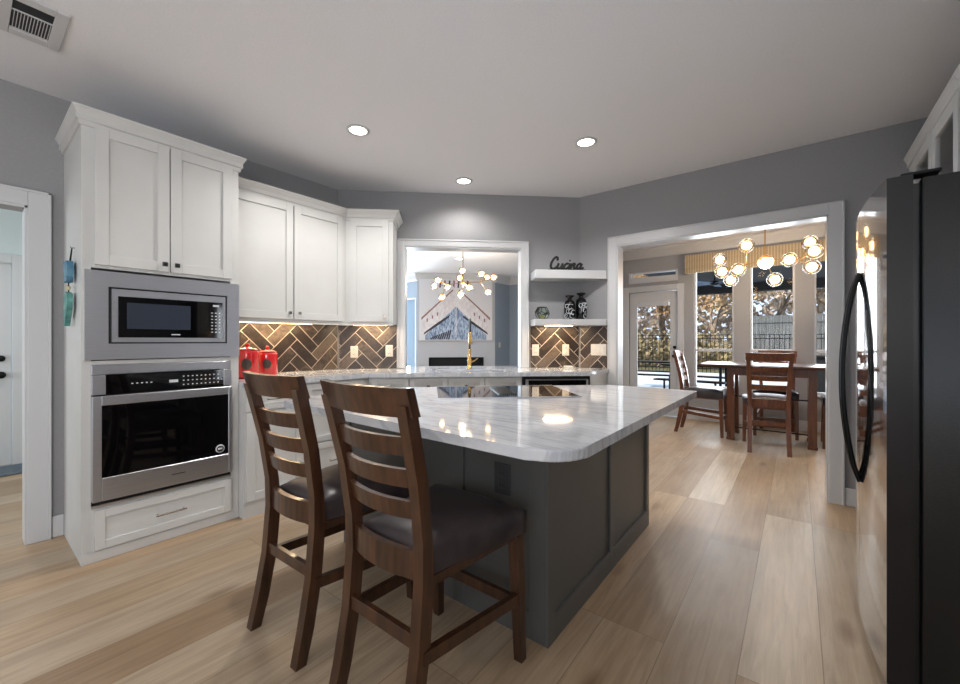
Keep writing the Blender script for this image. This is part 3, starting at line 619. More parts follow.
# ---- red canisters
def canister(label, wx, wy, r, h, rz):
    t = Thing('canister', label, 'canister', 'w', (wx, wy, CT), group=None, rot=0)
    t.part('jar', MB().lathe([(r*.88, 0), (r, .012), (r*1.0, h*.72), (r*.98, h*.78), (r*.9, h*.80), (r*.86, h*.8)], (wx, wy, CT), 32), 'red')
    ld = t.part('lid', MB().lathe([(r*.95, h*.80), (r*.97, h*.83), (r*.7, h*.87), (r*.3, h*.90), (r*.12, h*.92), (r*.1, h*.94)], (wx, wy, CT), 32), 'red')
    t.part('lid_knob', MB().sphere((wx, wy, CT+h*.965), r*.2), 'red', ld)
    lb = MB(); a0 = math.atan2(-wy, -wx)-.05; vs = []; n = 14
    for i in range(n):
        a = 2*math.pi*i/n; u_ = a0+.42*math.cos(a); zz = CT+h*.42+h*.17*math.sin(a); vs.append((wx+math.cos(u_)*(r*1.012), wy+math.sin(u_)*(r*1.012), zz))
    vs.append((wx+math.cos(a0)*r*1.03, wy+math.sin(a0)*r*1.03, CT+h*.42))
    lb.add(vs, [[i, (i+1) % n, n] for i in range(n)]); t.part('label_plate', lb, 'label')
canister('larger red ceramic canister standing against the oven cabinet', -3.31, 1.35, .080, .26, 0)
canister('smaller red ceramic canister on the worktop, the one further from the oven cabinet', -3.41, 1.545, .076, .235, 0)

# ---- outlets and switches
def plate(fr, x, z, wd=.074, h=.118, y=-.0088, label='', kind='duplex', m='white', name='outlet', cat='outlet'):
    t = Thing(name, label, cat, fr, (x, y, z))
    t.part('cover_plate', MB().box(x-wd/2, x+wd/2, y-.006, y, z-h/2, z+h/2, b=.002), m)
    if kind == 'duplex':
        k_ = MB()
        for dz in (-.026, .026):
            k_.box(x-.017, x+.017, y-.008, y-.006, z+dz-.016, z+dz+.016, b=.001)
            k_.box(x-.009, x-.006, y-.0085, y-.008, z+dz-.006, z+dz+.006, m=1).box(x+.006, x+.009, y-.0085, y-.008, z+dz-.006, z+dz+.006, m=1)
        t.part('socket', k_, [m, 'black'])
    else:
        n = kind
        for i in range(n): xx = x+(i-(n-1)/2)*.046; t.part('rocker', MB().box(xx-.016, xx+.016, y-.010, y-.006, z-.033, z+.033, b=.002), m)
plate('left', 1.285, 1.17, label='white wall outlet partly hidden behind the larger red canister')
plate('mid', -.760, 1.11, label='white outlet on the tiles next to the corner under the narrow cabinet')
plate('mid', -.412, 1.12, label='white outlet on the tiles beside the pass-through casing, canister side')
plate('mid', 1.098, 1.125, label='white outlet next to the pass-through casing under the shelves')
plate('mid', 1.422, 1.125, label='white outlet in the middle of the tiles above the small white device')
plate('din', -1.612, 1.13, wd=.165, label='white triple rocker switch plate on the tiles by the dining opening', kind=3, name='light_switch', cat='switch')

# ---- floating shelves with things
Kf = -.24
def shelf(label, z0, z1):
    p0 = fpos('mid', (1.045, -.001, 0)); p1 = fpos('mid', (1.045, Kf, 0)); xr = -1.518; p2 = (xr, (lambda a_: p1[1]+(xr-p1[0])*math.tan(a_))(R(43.103)))
    poly = [p0[:2], p1[:2], p2, (xr, 4.054), (-1.824, 4.054)]
    single('floating_shelf', MB().prism(poly, z0, z1, b=.003, seg=1), 'trim', label, 'shelf', 'w', (-1.8, 3.8, z0))
shelf('upper white floating corner shelf carrying the script word sign', 1.846, 1.932)
shelf('lower white floating corner shelf carrying the black vases', 1.378, 1.44)
single('shelf_lamp', MB().box(1.17, 1.45, -.16, -.12, 1.37, 1.3785), 'strip', 'slim warm light bar fixed under the lower floating shelf', 'lamp', 'mid', (1.27, -.14, 1.37))
area('shelf_lamp_light', fpos('mid', (1.28, -.14, 1.366)), (0, 0, R(43.1)), .25, .03, 3, (1, .74, .46))
# script sign: strokes as tubes
SF = ('mid'); sx, sy, sz = 1.195, -.165, 1.932
t = Thing('word_sign', 'black script sign reading Cucina on the upper shelf', 'sign', 'mid', (1.385, sy, sz))
t.part('base', MB().box(sx, sx+.385, sy-.02, sy+.02, sz, sz+.016, b=.002), 'blackwood')
strokes = [
 [(.95, 1.45), (.9, 1.85), (.65, 2.0), (.35, 1.7), (.12, 1.1), (.1, .5), (.3, .1), (.65, .05), (1.0, .35), (1.2, .7)],
 [(1.2, .95), (1.12, .4), (1.2, .08), (1.45, .1), (1.7, .5), (1.82, .95)], [(1.82, .95), (1.72, .35), (1.82, .06), (2.05, .25)],
 [(2.65, .8), (2.5, .95), (2.25, .8), (2.1, .4), (2.25, .06), (2.5, .1), (2.8, .4)],
 [(2.9, .95), (2.82, .35), (2.9, .06), (3.1, .25)], 
 [(3.2, .95), (3.12, .05)], [(3.14, .45), (3.35, .88), (3.6, .9), (3.58, .4), (3.65, .06), (3.85, .25)],
 [(4.6, .8), (4.4, .95), (4.1, .75), (4.0, .35), (4.15, .05), (4.4, .2), (4.6, .6), (4.66, .92)], [(4.66, .92), (4.55, .3), (4.7, .05), (5.0, .3)],
]
def smooth(p, n=6):
    q = [p[0]]+p+[p[-1]]; out = []
    for i in range(1, len(q)-2):
        for k_ in range(n):
            u_ = k_/n; a, b_, c_, d_ = q[i-1], q[i], q[i+1], q[i+2]
            out.append(tuple(.5*((2*b_[j])+(-a[j]+c_[j])*u_+(2*a[j]-5*b_[j]+4*c_[j]-d_[j])*u_*u_+(-a[j]+3*b_[j]-3*c_[j]+d_[j])*u_**3) for j in range(2)))
    return out+[p[-1]]
lt = MB()
for st_ in strokes:
    lt.tube([(sx+.012+a*.070+b_*.012, sy, sz+.020+b_*.060) for a, b_ in smooth(st_)], .0125, 6)
lt.sphere((sx+.012+3.05*.070, sy, sz+.020+1.45*.060), .010, n=8)
t.part('lettering', lt, 'blackwood')
# geometric glass terrarium
gx, gy, gz = 1.14, -.13, 1.44
t = Thing('terrarium', 'small faceted glass terrarium with dark metal edges on the lower shelf', 'terrarium', 'mid', (gx, gy, gz))
bm = bmesh.new(); bmesh.ops.create_icosphere(bm, subdivisions=1, radius=.07)
vv = [v.co.copy() for v in bm.verts]; fc = [[v.index for v in f.verts] for f in bm.faces]; bm.free()
cen = [(vv[a]+vv[b_]+vv[c_])/3 for a, b_, c_ in fc]; zmin = min(c.z for c in cen); off = Vector((gx, gy, gz-zmin*1.35+.0045))
import itertools
ed = MB(); dmin = min((a-b_).length for a, b_ in itertools.combinations(cen, 2))
for a, b_ in itertools.combinations(cen, 2):
    if (a-b_).length < dmin*1.15: ed.tube([a*1.35+off, b_*1.35+off], .003, 6)
t.part('metal_frame', ed, 'blackmetal')
gl = MB()
for i in range(len(vv)):
    ring = [c for f_, c in zip(fc, cen) if i in f_]; ax = vv[i].normalized(); r0 = ring[0]-ax*ring[0].dot(ax); r0.normalize(); r1 = ax.cross(r0)
    ring.sort(key=lambda c: math.atan2(c.dot(r1), c.dot(r0))); gl.add([c*1.35+off for c in ring], [list(range(len(ring)))])
t.part('glass_facets', gl, 'bottleglass')
t.part('moss', MB().lathe([(.03, 0), (.045, .012), (.03, .03), (.005, .04)], (gx, gy, gz+.006), 12), 'leafB')
# black vases with pale scrolls
def vase(label, x, y, r, h, seed):
    z = 1.44; t = Thing('vase', label, 'vase', 'mid', (x, y, z), group=None)
    prof = [(r*.72, 0), (r*.9, h*.04), (r, h*.25), (r, h*.6), (r*.86, h*.74), (r*.4, h*.82), (r*.36, h*.90), (r*.78, h*.96), (r*.8, h), (r*.3, h)]
    t.part('body', MB().lathe(prof, (x, y, z), 24), 'vase')
    s_ = MB(); rnd = random.Random(seed)
    for q in range(8):
        a0 = rnd.uniform(-2.6, -.6); z0 = rnd.uniform(.12, .6)*h; tr = rnd.choice((-1, 1)); pts = []
        for i in range(12):
            th = i*.5*tr; rr = .006+.0028*i; pts.append((x+(r+.001)*math.cos(a0+rr*math.cos(th)/r), y+(r+.001)*math.sin(a0+rr*math.cos(th)/r), z+max(.01, min(h*.62, z0+rr*math.sin(th)))))
        s_.tube(pts, .0028, 5)
    t.part('scroll_pattern', s_, 'mark')
vase('shorter black vase with white scrolls beside the terrarium on the lower shelf', 1.425, -.14, .056, .245, 1)
vase('taller black vase with white scrolls on the lower shelf', 1.552, -.12, .058, .275, 5)
# small white device
t = Thing('charging_dock', 'small white device with a thin dark loop on the worktop under the shelf', 'device', 'mid', (1.40, -.18, CT))
t.part('body', MB().box(1.355, 1.445, -.21, -.15, CT, CT+.03, b=.008, seg=3), 'white'); t.part('loop', MB().tube([(1.37, -.18, CT+.03), (1.385, -.18, CT+.06), (1.40, -.18, CT+.075), (1.415, -.18, CT+.06), (1.43, -.18, CT+.03)], .002, 6), 'blackmetal')

# ================================================================== island
IZ = .895
t = Thing('kitchen_island', 'charcoal grey panelled island base with the bar stools drawn up to it', 'island', 'w', (-1.4, 2.0, 0))
x0, x1, y0, y1 = -2.17, -.79, 1.446, 2.82
poly = [(x0, y0), (x1, y0), (x1, y1), (y1-4.0, y1), (x0, x0+4.0)]
t.part('body', MB().prism(poly, 0, .858), 'island')
th = .012
fp = MB()   # end facing the aisle: frame around two recessed panels
for ya, yb in ((y0-th, y0+.055), (2.115, 2.165), (y1-.05, y1)): fp.box(x1, x1+th, ya, yb, .0, .858, b=.0015)
fp.box(x1, x1+th, y0+.055, 2.115, .0, .105, b=.0015).box(x1, x1+th, 2.165, y1-.05, .0, .105, b=.0015)
fp.box(x1, x1+th, y0+.055, 2.115, .80, .858, b=.0015).box(x1, x1+th, 2.165, y1-.05, .80, .858, b=.0015)
t.part('end_panel', fp, 'island')
fp = MB()
for xa, xb in ((x0, x0+.06), (-1.28, -1.22), (x1-.075, x1)): fp.box(xa, xb, y0-th, y0, 0, .858, b=.0015)
for xa, xb in ((x0+.06, -1.28), (-1.22, x1-.075)): fp.box(xa, xb, y0-th, y0, 0, .11, b=.0015).box(xa, xb, y0-th, y0, .80, .858, b=.0015)
t.part('front_panel', fp, 'island')
# worktop: rounded corners on the seating side
def rounded(poly, radii, n=8):
    out = []
    for i, p in enumerate(poly):
        r_ = radii[i]; a = Vector(poly[i-1]); b_ = Vector(p); c_ = Vector(poly[(i+1) % len(poly)])
        if r_ <= 0: out.append(p); continue
        d0 = (a-b_).normalized(); d1 = (c_-b_).normalized(); ang = d0.angle(d1); L_ = r_/math.tan(ang/2); ce = b_+(d0+d1).normalized()*(r_/math.sin(ang/2))
        s_ = b_+d0*L_-ce; e_ = b_+d1*L_-ce; a0 = math.atan2(s_.y, s_.x); a1 = math.atan2(e_.y, e_.x); da = (a1-a0+math.pi) % (2*math.pi)-math.pi
        for k_ in range(n+1): q = a0+da*k_/n; out.append((ce.x+r_*math.cos(q), ce.y+r_*math.sin(q)))
    return out
ip = [(-2.25, 1.085), (-.512, 1.055), (-.515, 2.965), (2.965-4.075, 2.965), (-2.25, -2.25+4.075)]
single('island_worktop', MB().prism(rounded(ip, [.06, .14, .03, .03, .03]), .858, IZ, b=.007, seg=3), 'marble', 'white marble island worktop with soft grey veins and a rounded corner', 'worktop', 'w', (-1.4, 2, .858))
# cooktop
t = Thing('cooktop', 'black glass cooktop with centre vent grille set in the island', 'cooktop', 'isl', (.455, 2.54, IZ))
t.part('glass_surface', MB().box(.045, .865, 2.262, 2.84, IZ+.0005, IZ+.007, b=.002), 'blackglass')
t.part('steel_edge', MB().box(.04, .87, 2.255, 2.262, IZ+.0005, IZ+.008).box(.04, .87, 2.84, 2.847, IZ+.0005, IZ+.008), 'steel')
g = MB().box(.40, .51, 2.36, 2.74, IZ+.007, IZ+.009)
for i in range(9): g.box(.407+i*.0115, .412+i*.0115, 2.365, 2.735, IZ+.009, IZ+.014)
t.part('vent_grille', g, 'blackmetal')
# island outlet
plate('w', -1.005, .625, wd=.085, h=.135, y=y0-.0005, m='darkplate', label='dark charcoal outlet set in the island face behind the nearer bar stool')

# ================================================================== stools and dining chairs
def make_chair(name, label, cat, wm='wood', group=None):
    t = Thing(name, label, cat, group=group)
    # local: +y is the front of the seat, origin on the floor at the centre
    for sx_ in (-1, 1):
        secs = []
        for z, yy, xx in ((0, -.285, .176), (.12, -.255, .174), (.30, -.222, .172), (.50, -.205, .172), (.62, -.21, .174), (.80, -.235, .180), (.95, -.270, .186), (1.04, -.292, .190)):
            hy = .021 if z > .5 else (.024 if z > .1 else .021); secs.append((sx_*xx, yy, z, .0205, hy))
        t.part('leg', MB().loft(secs), wm)
        t.part('leg', MB().loft([(sx_*.216, .262, 0, .017, .017), (sx_*.212, .253, .25, .020, .020), (sx_*.208, .245, .485, .022, .022)]), wm)
        t.part('stretcher', MB().loft([(sx_*.185, -.22, .27, .001, .001)]+[(sx_*.185, -.22, .27, .001, .001)]) if False else MB().add([(sx_*.185-.011, -.225, .265), (sx_*.185+.011, -.225, .265), (sx_*.218+.011, .25, .225), (sx_*.218-.011, .25, .225), (sx_*.185-.011, -.225, .305), (sx_*.185+.011, -.225, .305), (sx_*.218+.011, .25, .265), (sx_*.218-.011, .25, .265)], [(0, 1, 2, 3), (4, 7, 6, 5), (0, 4, 5, 1), (1, 5, 6, 2), (2, 6, 7, 3), (3, 7, 4, 0)]), wm)
    t.part('stretcher', MB().box(-.17, .17, -.235, -.213, .30, .345, b=.002), wm)
    t.part('stretcher', MB().box(-.205, .205, .24, .26, .20, .245, b=.002), wm)
    t.part('top_rail', MB().curved_bar(-.216, .216, -.275, .04, .030, 1.005, 1.09, lean=.025), wm)
    for z0_, yy in ((.915, -.250), (.815, -.228), (.715, -.208)):
        t.part('back_slat', MB().curved_bar(-.175, .175, yy, .035, .018, z0_-.03, z0_+.027, lean=.012), wm)
    t.part('seat_rail', MB().curved_bar(-.175, .175, -.20, .03, .022, .50, .585), wm)
    # seat frame and cushion
    t.part('seat_frame', MB().prism([(-.175, -.19), (.175, -.19), (.215, .25), (-.215, .25)], .470, .50), wm)
    n = 14; vs = []; fs = []
    def P(u_, v_, zz, shrink=0):
        yy = -.19+(v_+1)/2*(.275+.19); hw = .168+(.238-.168)*(v_+1)/2
        return (u_*hw*(1-shrink), yy, zz)
    for i in range(n+1):
        for j in range(n+1):
            u_ = -1+2*i/n; v_ = -1+2*j/n; e = (1-abs(u_)**7)*(1-abs(v_)**7); dome = (1-u_*u_*.9)*(1-v_*v_*.9)
            vs.append(P(u_, v_, .572+.028*e+.012*dome))
    for i in range(n):
        for j in range(n): a = i*(n+1)+j; fs.append([a, a+n+1, a+n+2, a+1])
    rim = [(i, 0) for i in range(n+1)]+[(n, j) for j in range(1, n+1)]+[(i, n) for i in range(n-1, -1, -1)]+[(0, j) for j in range(n-1, 0, -1)]
    o = len(vs)
    for i, j in rim: p = vs[i*(n+1)+j]; vs.append((p[0]*.985, p[1]*.99, .487))
    q = len(rim)
    for k_ in range(q):
        a = rim[k_][0]*(n+1)+rim[k_][1]; b2 = rim[(k_+1) % q]; b2 = b2[0]*(n+1)+b2[1]; fs.append([a, b2, o+(k_+1) % q, o+k_])
    t.part('seat', MB().add(vs, fs, 0, True), 'leather')
    return t.e
stool = make_chair('bar_stool', 'dark wood ladder-back bar stool nearest the marble corner, leather seat', 'stool')
stool.location = (-1.055, 1.062, 0)
stool['label'] = 'dark wood ladder-back bar stool standing between the other stool and the island corner'
s2 = copy_tree(stool); s2.location = (-1.660, 1.062, 0); s2.rotation_euler = (0, 0, R(1.5))
s2['label'] = 'dark wood ladder-back bar stool closest to the oven cabinet'
dproto = []
def dchair(x, y, rz, label):
    if not dproto: dproto.append(make_chair('dining_chair', label, 'chair', 'litwood')); c = dproto[0]
    else: c = copy_tree(dproto[0])
    c['label'] = label; c['category'] = 'chair'; c.location = (x, y, 0); c.rotation_euler = (0, 0, rz); return c
dchair(-.27, 5.64, R(6), 'dark wood ladder-back dining chair on the kitchen side of the table')
dchair(-1.01, 6.13, R(-90), 'dining chair at the table end next to the glazed patio door')
dchair(-.22, 6.60, R(180), 'dining chair on the window side of the table, its back to the glass')
dchair(.50, 6.24, R(90), 'dining chair at the table end beside the opening casing, mostly hidden')
# dining table
t = Thing('dining_table', 'dark wood counter-height dining table with thick square legs', 'table', 'w', (-.26, 6.15, 0))
t.part('tabletop', MB().box(-1.0, .47, 5.75, 6.56, .895, .932, b=.006, seg=2), 'tablewood')
t.part('apron', MB().box(-.69, .17, 5.88, 5.905, .80, .895).box(-.69, .17, 6.39, 6.415, .80, .895).box(-.69, -.665, 5.905, 6.39, .80, .895).box(.145, .17, 5.905, 6.39, .80, .895), 'litwood')
for a in (-.655, .135):
    for b_ in (5.91, 6.395): t.part('leg', MB().loft([(a, b_, 0, .045, .045), (a, b_, .03, .045, .045), (a, b_, .035, .038, .038), (a, b_, .895, .038, .038)]), 'litwood')
rods = MB()
t.part('stretcher_rod', MB().tube([(-.655, 6.1, .52), (.135, 6.1, .52)], .008, 8).tube([(-.655, 5.91, .52), (-.655, 6.395, .52)], .008, 8).tube([(.135, 5.91, .52), (.135, 6.395, .52)], .008, 8), 'blackmetal')
t.part('foot_rod', MB().tube([(-.655, 6.1, .12), (.135, 6.1, .12)], .008, 8).tube([(-.655, 5.91, .12), (-.655, 6.395, .12)], .008, 8).tube([(.135, 5.91, .12), (.135, 6.395, .12)], .008, 8), 'blackmetal')
# valance
t = Thing('window_valance', 'tan striped fabric valance hanging across the top of the dining windows', 'valance', 'w', (.1, 6.98, 2.26))
t.part('fabric', MB().box(-1.38, 1.3, 6.93, 6.96, 2.265, 2.545, b=.004).box(-1.38, -1.35, 6.96, 7.048, 2.265, 2.545).box(1.27, 1.3, 6.96, 7.048, 2.265, 2.545).box(-1.38, 1.3, 6.92, 6.93, 2.33, 2.36, b=.003).box(-1.38, 1.3, 6.92, 6.93, 2.44, 2.47, b=.003), 'valance')
t.part('mounting_board', MB().box(-1.35, 1.27, 6.96, 7.048, 2.52, 2.54), 'trim')

# ================================================================== chandeliers
def chandelier(label, cx_, cy_, zhub, globes, gr, group, pw):
    t = Thing('globe_chandelier', label, 'chandelier', 'w', (cx_, cy_, zhub))
    t.part('canopy', MB().lathe([(.06, CZ), (.06, CZ-.02), (.02, CZ-.03)], (cx_, cy_, 0)), 'brass')
    t.part('rod', MB().tube([(cx_, cy_, CZ-.02), (cx_, cy_, zhub)], .007, 8), 'brass')
    t.part('hub', MB().sphere((cx_, cy_, zhub), .028), 'brass')
    arms = MB()
    for x, y, z, j in globes:
        c0 = Vector((cx_, cy_, zhub)); g_ = Vector((x, y, z))
        e = Vector(j) if j else c0
        if j: t.part('arm', MB().tube([c0, e], .006, 8).tube([e, e+(g_-e)*.8], .005, 8), 'brass')
        else: t.part('arm', MB().tube([c0, c0+(g_-c0)*.8], .006, 8), 'brass')
        g1 = t.part('globe', MB().sphere((x, y, z), gr, n=20), 'globe')
        t.part('socket', MB().sphere(tuple(e+(g_-e)*(1-gr*.75/max(.01, (g_-e).length))), .017, n=8), 'brass', g1)
        t.part('bulb', MB().sphere((x, y, z), gr*.62, n=12), 'bulb', g1)
    pt_light('chandelier_glow', (0, 0, -.05), pw, (1, .90, .78), .03, t.e)
def onY(u_, v_, yy):
    F_ = 406.4; YW = R(38); t_ = (u_-480)/F_; d_ = yy/(math.cos(YW)+math.sin(YW)*t_)
    return (d_*(-math.sin(YW)+math.cos(YW)*t_), yy, CAM_H-(v_-341)*d_/F_)
# dining chandelier: globe centres in metres
J1 = (-.50, 5.95, 2.16); J2 = (.02, 6.05, 2.17)
dg = [(-.479, 5.78, 2.36, J1), (-.80, 6.12, 2.28, J1), (-.755, 5.96, 2.10, J1), (-.68, 6.15, 2.01, J1), (-.575, 5.92, 2.10, J1), (-.300, 5.92, 2.165, None), (-.218, 6.12, 1.97, None), (-.074, 6.0, 2.176, J2), (.13, 6.05, 2.075, J2), (.147, 5.86, 2.22, J2), (.115, 6.15, 2.38, J2)]
chandelier('brass globe chandelier over the dining table', -.31, 6.0, 2.20, dg, .085, None, 16)
# living-room chandelier
lh = (-4.15, 5.22)
def onD(u_, v_, d_):
    s_ = (u_-480)/406.4*d_; YW = R(38); return (-math.sin(YW)*d_+math.cos(YW)*s_, math.cos(YW)*d_+math.sin(YW)*s_, CAM_H-(v_-341)*d_/406.4)
lhub = onD(463, 282.5, 6.7); JL = onD(446, 285, 6.65); JR = onD(480, 282, 6.75)
lg = [(*onD(462.4, 270.8, 6.6), None), (*onD(459.8, 278, 6.95), None), (*onD(438, 280.4, 6.5), JL), (*onD(434.5, 286, 6.8), JL), (*onD(447.5, 287, 6.9), JL), (*onD(442, 297.4, 6.7), JL), (*onD(460.8, 294.4, 6.6), None), (*onD(469, 287.6, 6.5), None), (*onD(481.3, 274, 6.6), JR), (*onD(487, 277.5, 6.9), JR), (*onD(493.5, 277.4, 6.7), JR), (*onD(488, 292.3, 6.65), JR)]
chandelier('brass globe chandelier seen through the pass-through in the living room', lhub[0], lhub[1], lhub[2], lg, .062, None, 30)

# ================================================================== living room things
t = Thing('canvas_painting', 'large canvas picture of a white boat bow above the fireplace', 'picture', FL, (.89, 0, 1.24))
cw, ch = 1.66, 1.72; cx0, cz0 = .045, 1.235
t.part('canvas', MB().box(cx0, cx0+cw, -.04, -.002, cz0, cz0+ch if cz0+ch < 2.64 else 2.62), 'canvas')
ch = 1.72 if cz0+1.72 < 2.64 else 2.62-cz0
def pq(pts, m, yy, mb=None): mb = mb or MB(); n = len(pts); return mb.add([(cx0+a*cw, yy, cz0+b_*ch*1.0) for a, b_ in pts], [list(range(n))], m)
pm = MB()
pq([(.08, .01), (.92, .01), (.92, .08), (.5, .56), (.08, .08)], 0, -.0415, pm)
pq([(.04, .14), (.03, .36), (.06, .44), (.5, .86), (.5, .56), (.42, .46), (.12, .15)], 1, -.042, pm); pq([(.96, .14), (.88, .15), (.58, .46), (.5, .56), (.5, .86), (.94, .44), (.97, .36)], 1, -.042, pm)
for a in (0, 1):
    f_ = (lambda x_: x_) if a == 0 else (lambda x_: 1-x_)
    pq([(f_(.03), .33), (f_(.03), .37), (f_(.22), .58), (f_(.46), .84), (f_(.46), .81), (f_(.22), .55)], 2, -.0425, pm)
    pq([(f_(.06), .09), (f_(.07), .13), (f_(.26), .30), (f_(.42), .42), (f_(.40), .37), (f_(.26), .25)], 3, -.0425, pm)
    for i in range(3): pq([(f_(.10+i*.07), .30+i*.05), (f_(.115+i*.07), .30+i*.05), (f_(.12+i*.07), .35+i*.05), (f_(.10+i*.07), .36+i*.05)], 2, -.043, pm)
for i in range(9): pq([(.15+i*.03, .02), (.17+i*.03, .02), (.20+i*.03, .06+i*.014), (.18+i*.03, .06+i*.014)], 3, -.0428, pm)
pq([(.495, .05), (.505, .05), (.505, .84), (.495, .84)], 1, -.0432, pm)
for i in range(7): a = .27+i*.062; pq([(a, .86+.03*(i % 2)), (a+.022, .86), (a+.03, .97), (a+.008, .985)], 2 if i % 2 else 3, -.043, pm)
t.part('painted_boat', pm, ['paintB', 'paintW', 'paintR', 'paintD'])
t = Thing('fireplace', 'black linear fireplace set in the wall below the boat picture', 'fireplace', FL, (.885, .1, .42))
t.part('firebox', MB().box(.285, 1.485, .02, .3, .425, .435).box(.285, 1.485, .28, .3, .435, .825).box(.285, .3, .02, .28, .435, .825).box(1.47, 1.485, .02, .28, .435, .825).box(.3, 1.47, .02, .28, .81, .825), 'black')
t.part('surround', MB().box(.26, .30, -.012, .02, .40, .85).box(1.47, 1.51, -.012, .02, .40, .85).box(.30, 1.47, -.012, .02, .81, .85).box(.30, 1.47, -.012, .02, .40, .44), 'blackmetal')
st_ = MB()
for i in range(16): st_.sphere((.36+i*.068, .10+.03*(i % 3), .46+.01*(i % 2)), .035, n=8)
t.part('stones', st_, 'mark', kind='stuff')
plate(((-5.5, 0, 0), R(90)), 7.78, 1.13, y=-.001, label='white switch plate on the blue-grey wall beside the boat picture', kind=1, name='light_switch', cat='switch')

# ================================================================== ceiling fixtures
def can_light(x, y, label, pw=20, vis=True):
    t = Thing('recessed_light', label, 'ceiling light', 'w', (x, y, CZ))
    t.part('trim_ring', MB().lathe([(.082, 0), (.082, -.006), (.062, -.009), (.060, 0)], (x, y, CZ), 32), 'trim')
    t.part('lens', MB().lathe([(.060, -.0005), (.060, -.004), (.001, -.0045)], (x, y, CZ), 32), 'can')
    d = bpy.data.lights.new('can_beam', 'SPOT'); d.energy = pw; d.color = (1, .97, .935); d.spot_size = R(150); d.spot_blend = .6; d.shadow_soft_size = .06
    o = bpy.data.objects.new('can_beam', d); C.objects.link(o); o.location = (0, 0, -.03); o.parent = t.e
can_light(-2.50, 1.77, 'round recessed ceiling light nearest the tall oven cabinet', 58)
can_light(-1.276, 2.95, 'round recessed ceiling light in front of the dining opening wall', 58)
can_light(-2.50, 2.95, 'round recessed ceiling light in front of the pass-through wall', 20)
can_light(-1.276, -.9, 'round recessed ceiling light behind the stools, out over the open floor', 16)
can_light(-2.5, -.9, 'round recessed ceiling light over the floor by the hall doorway', 8)
can_light(-1.6, 5.1, 'round recessed ceiling light over the dining room floor by the living room side', 42)
can_light(.8, 5.1, 'round recessed ceiling light over the dining room floor behind the opening casing', 42)
can_light(-4.93, 5.68, 'round recessed ceiling light in the living room beyond the pass-through', 40)
can_light(-4.6, .2, 'round recessed ceiling light in the small hall', 30)
# air vent
t = Thing('air_vent', 'white ceiling air vent with dark slots above the oven cabinet side', 'vent', 'w', (-2.866, .21, CZ))
t.part('frame', MB().box(-3.05, -2.68, .10, .145, CZ-.012, CZ-.0005, b=.003).box(-3.05, -2.68, .275, .32, CZ-.012, CZ-.0005, b=.003).box(-3.05, -2.995, .145, .275, CZ-.012, CZ-.0005, b=.003).box(-2.735, -2.68, .145, .275, CZ-.012, CZ-.0005, b=.003), 'trim')
t.part('duct', MB().box(-2.995, -2.735, .145, .275, CZ-.003, CZ-.0006), 'black')
sl = MB()
for i in range(12): sl.box(-2.985, -2.825, .1535+i*.0105, .1562+i*.0105, CZ-.008, CZ-.004)
sl.box(-2.825, -2.818, .145, .275, CZ-.009, CZ-.004).box(-2.992, -2.985, .145, .275, CZ-.009, CZ-.004)
t.part('slats', sl, 'trim')

# ================================================================== hanging fish on the cabinet side
hx = -3.25; hy = .404
t = Thing('hanging_ornament', 'blue and teal carved hanging ornament on a string at the oven cabinet side', 'ornament', 'w', (hx, hy-.02, 1.32))
t.part('string', MB().tube([(hx-.016, hy-.02, 1.665), (hx, hy-.012, 1.745), (hx+.016, hy-.02, 1.665)], .003, 6), 'blackmetal'); t.part('link_string', MB().tube([(hx, hy-.025, 1.48), (hx, hy-.025, 1.57)], .003, 6), 'blackmetal')
t.part('hook', MB().tube([(hx, hy+.004, 1.75), (hx, hy-.016, 1.75), (hx, hy-.018, 1.757)], .003, 6), 'nickel')
fishb = [(-.050, 1.655), (-.040, 1.672), (-.020, 1.662), (.0, 1.670), (.030, 1.668), (.040, 1.63), (.036, 1.58), (.022, 1.548), (.0, 1.56), (-.018, 1.55), (-.022, 1.60), (-.036, 1.635)]
t.part('blue_fish', MB().prismx([(hx+a*1.7, b_) for a, b_ in fishb], hy-.040, hy-.012), 'tealA', label='blue upper fish')
t.part('cream_bead', MB().sphere((hx-.014, hy-.025, 1.525), .012, n=10), 'cream'); t.part('cream_bead', MB().sphere((hx+.014, hy-.028, 1.517), .011, n=10), 'cream')
fisht = [(-.030, 1.475), (-.010, 1.50), (.012, 1.492), (.030, 1.485), (.034, 1.44), (.026, 1.40), (.012, 1.37), (-.004, 1.345), (-.022, 1.305), (-.034, 1.312), (-.030, 1.345), (-.044, 1.36), (-.036, 1.39), (-.022, 1.41), (-.030, 1.44)]
t.part('teal_fish', MB().prismx([(hx+a*1.7, b_) for a, b_ in fisht], hy-.038, hy-.014), 'tealB', label='teal lower fish')

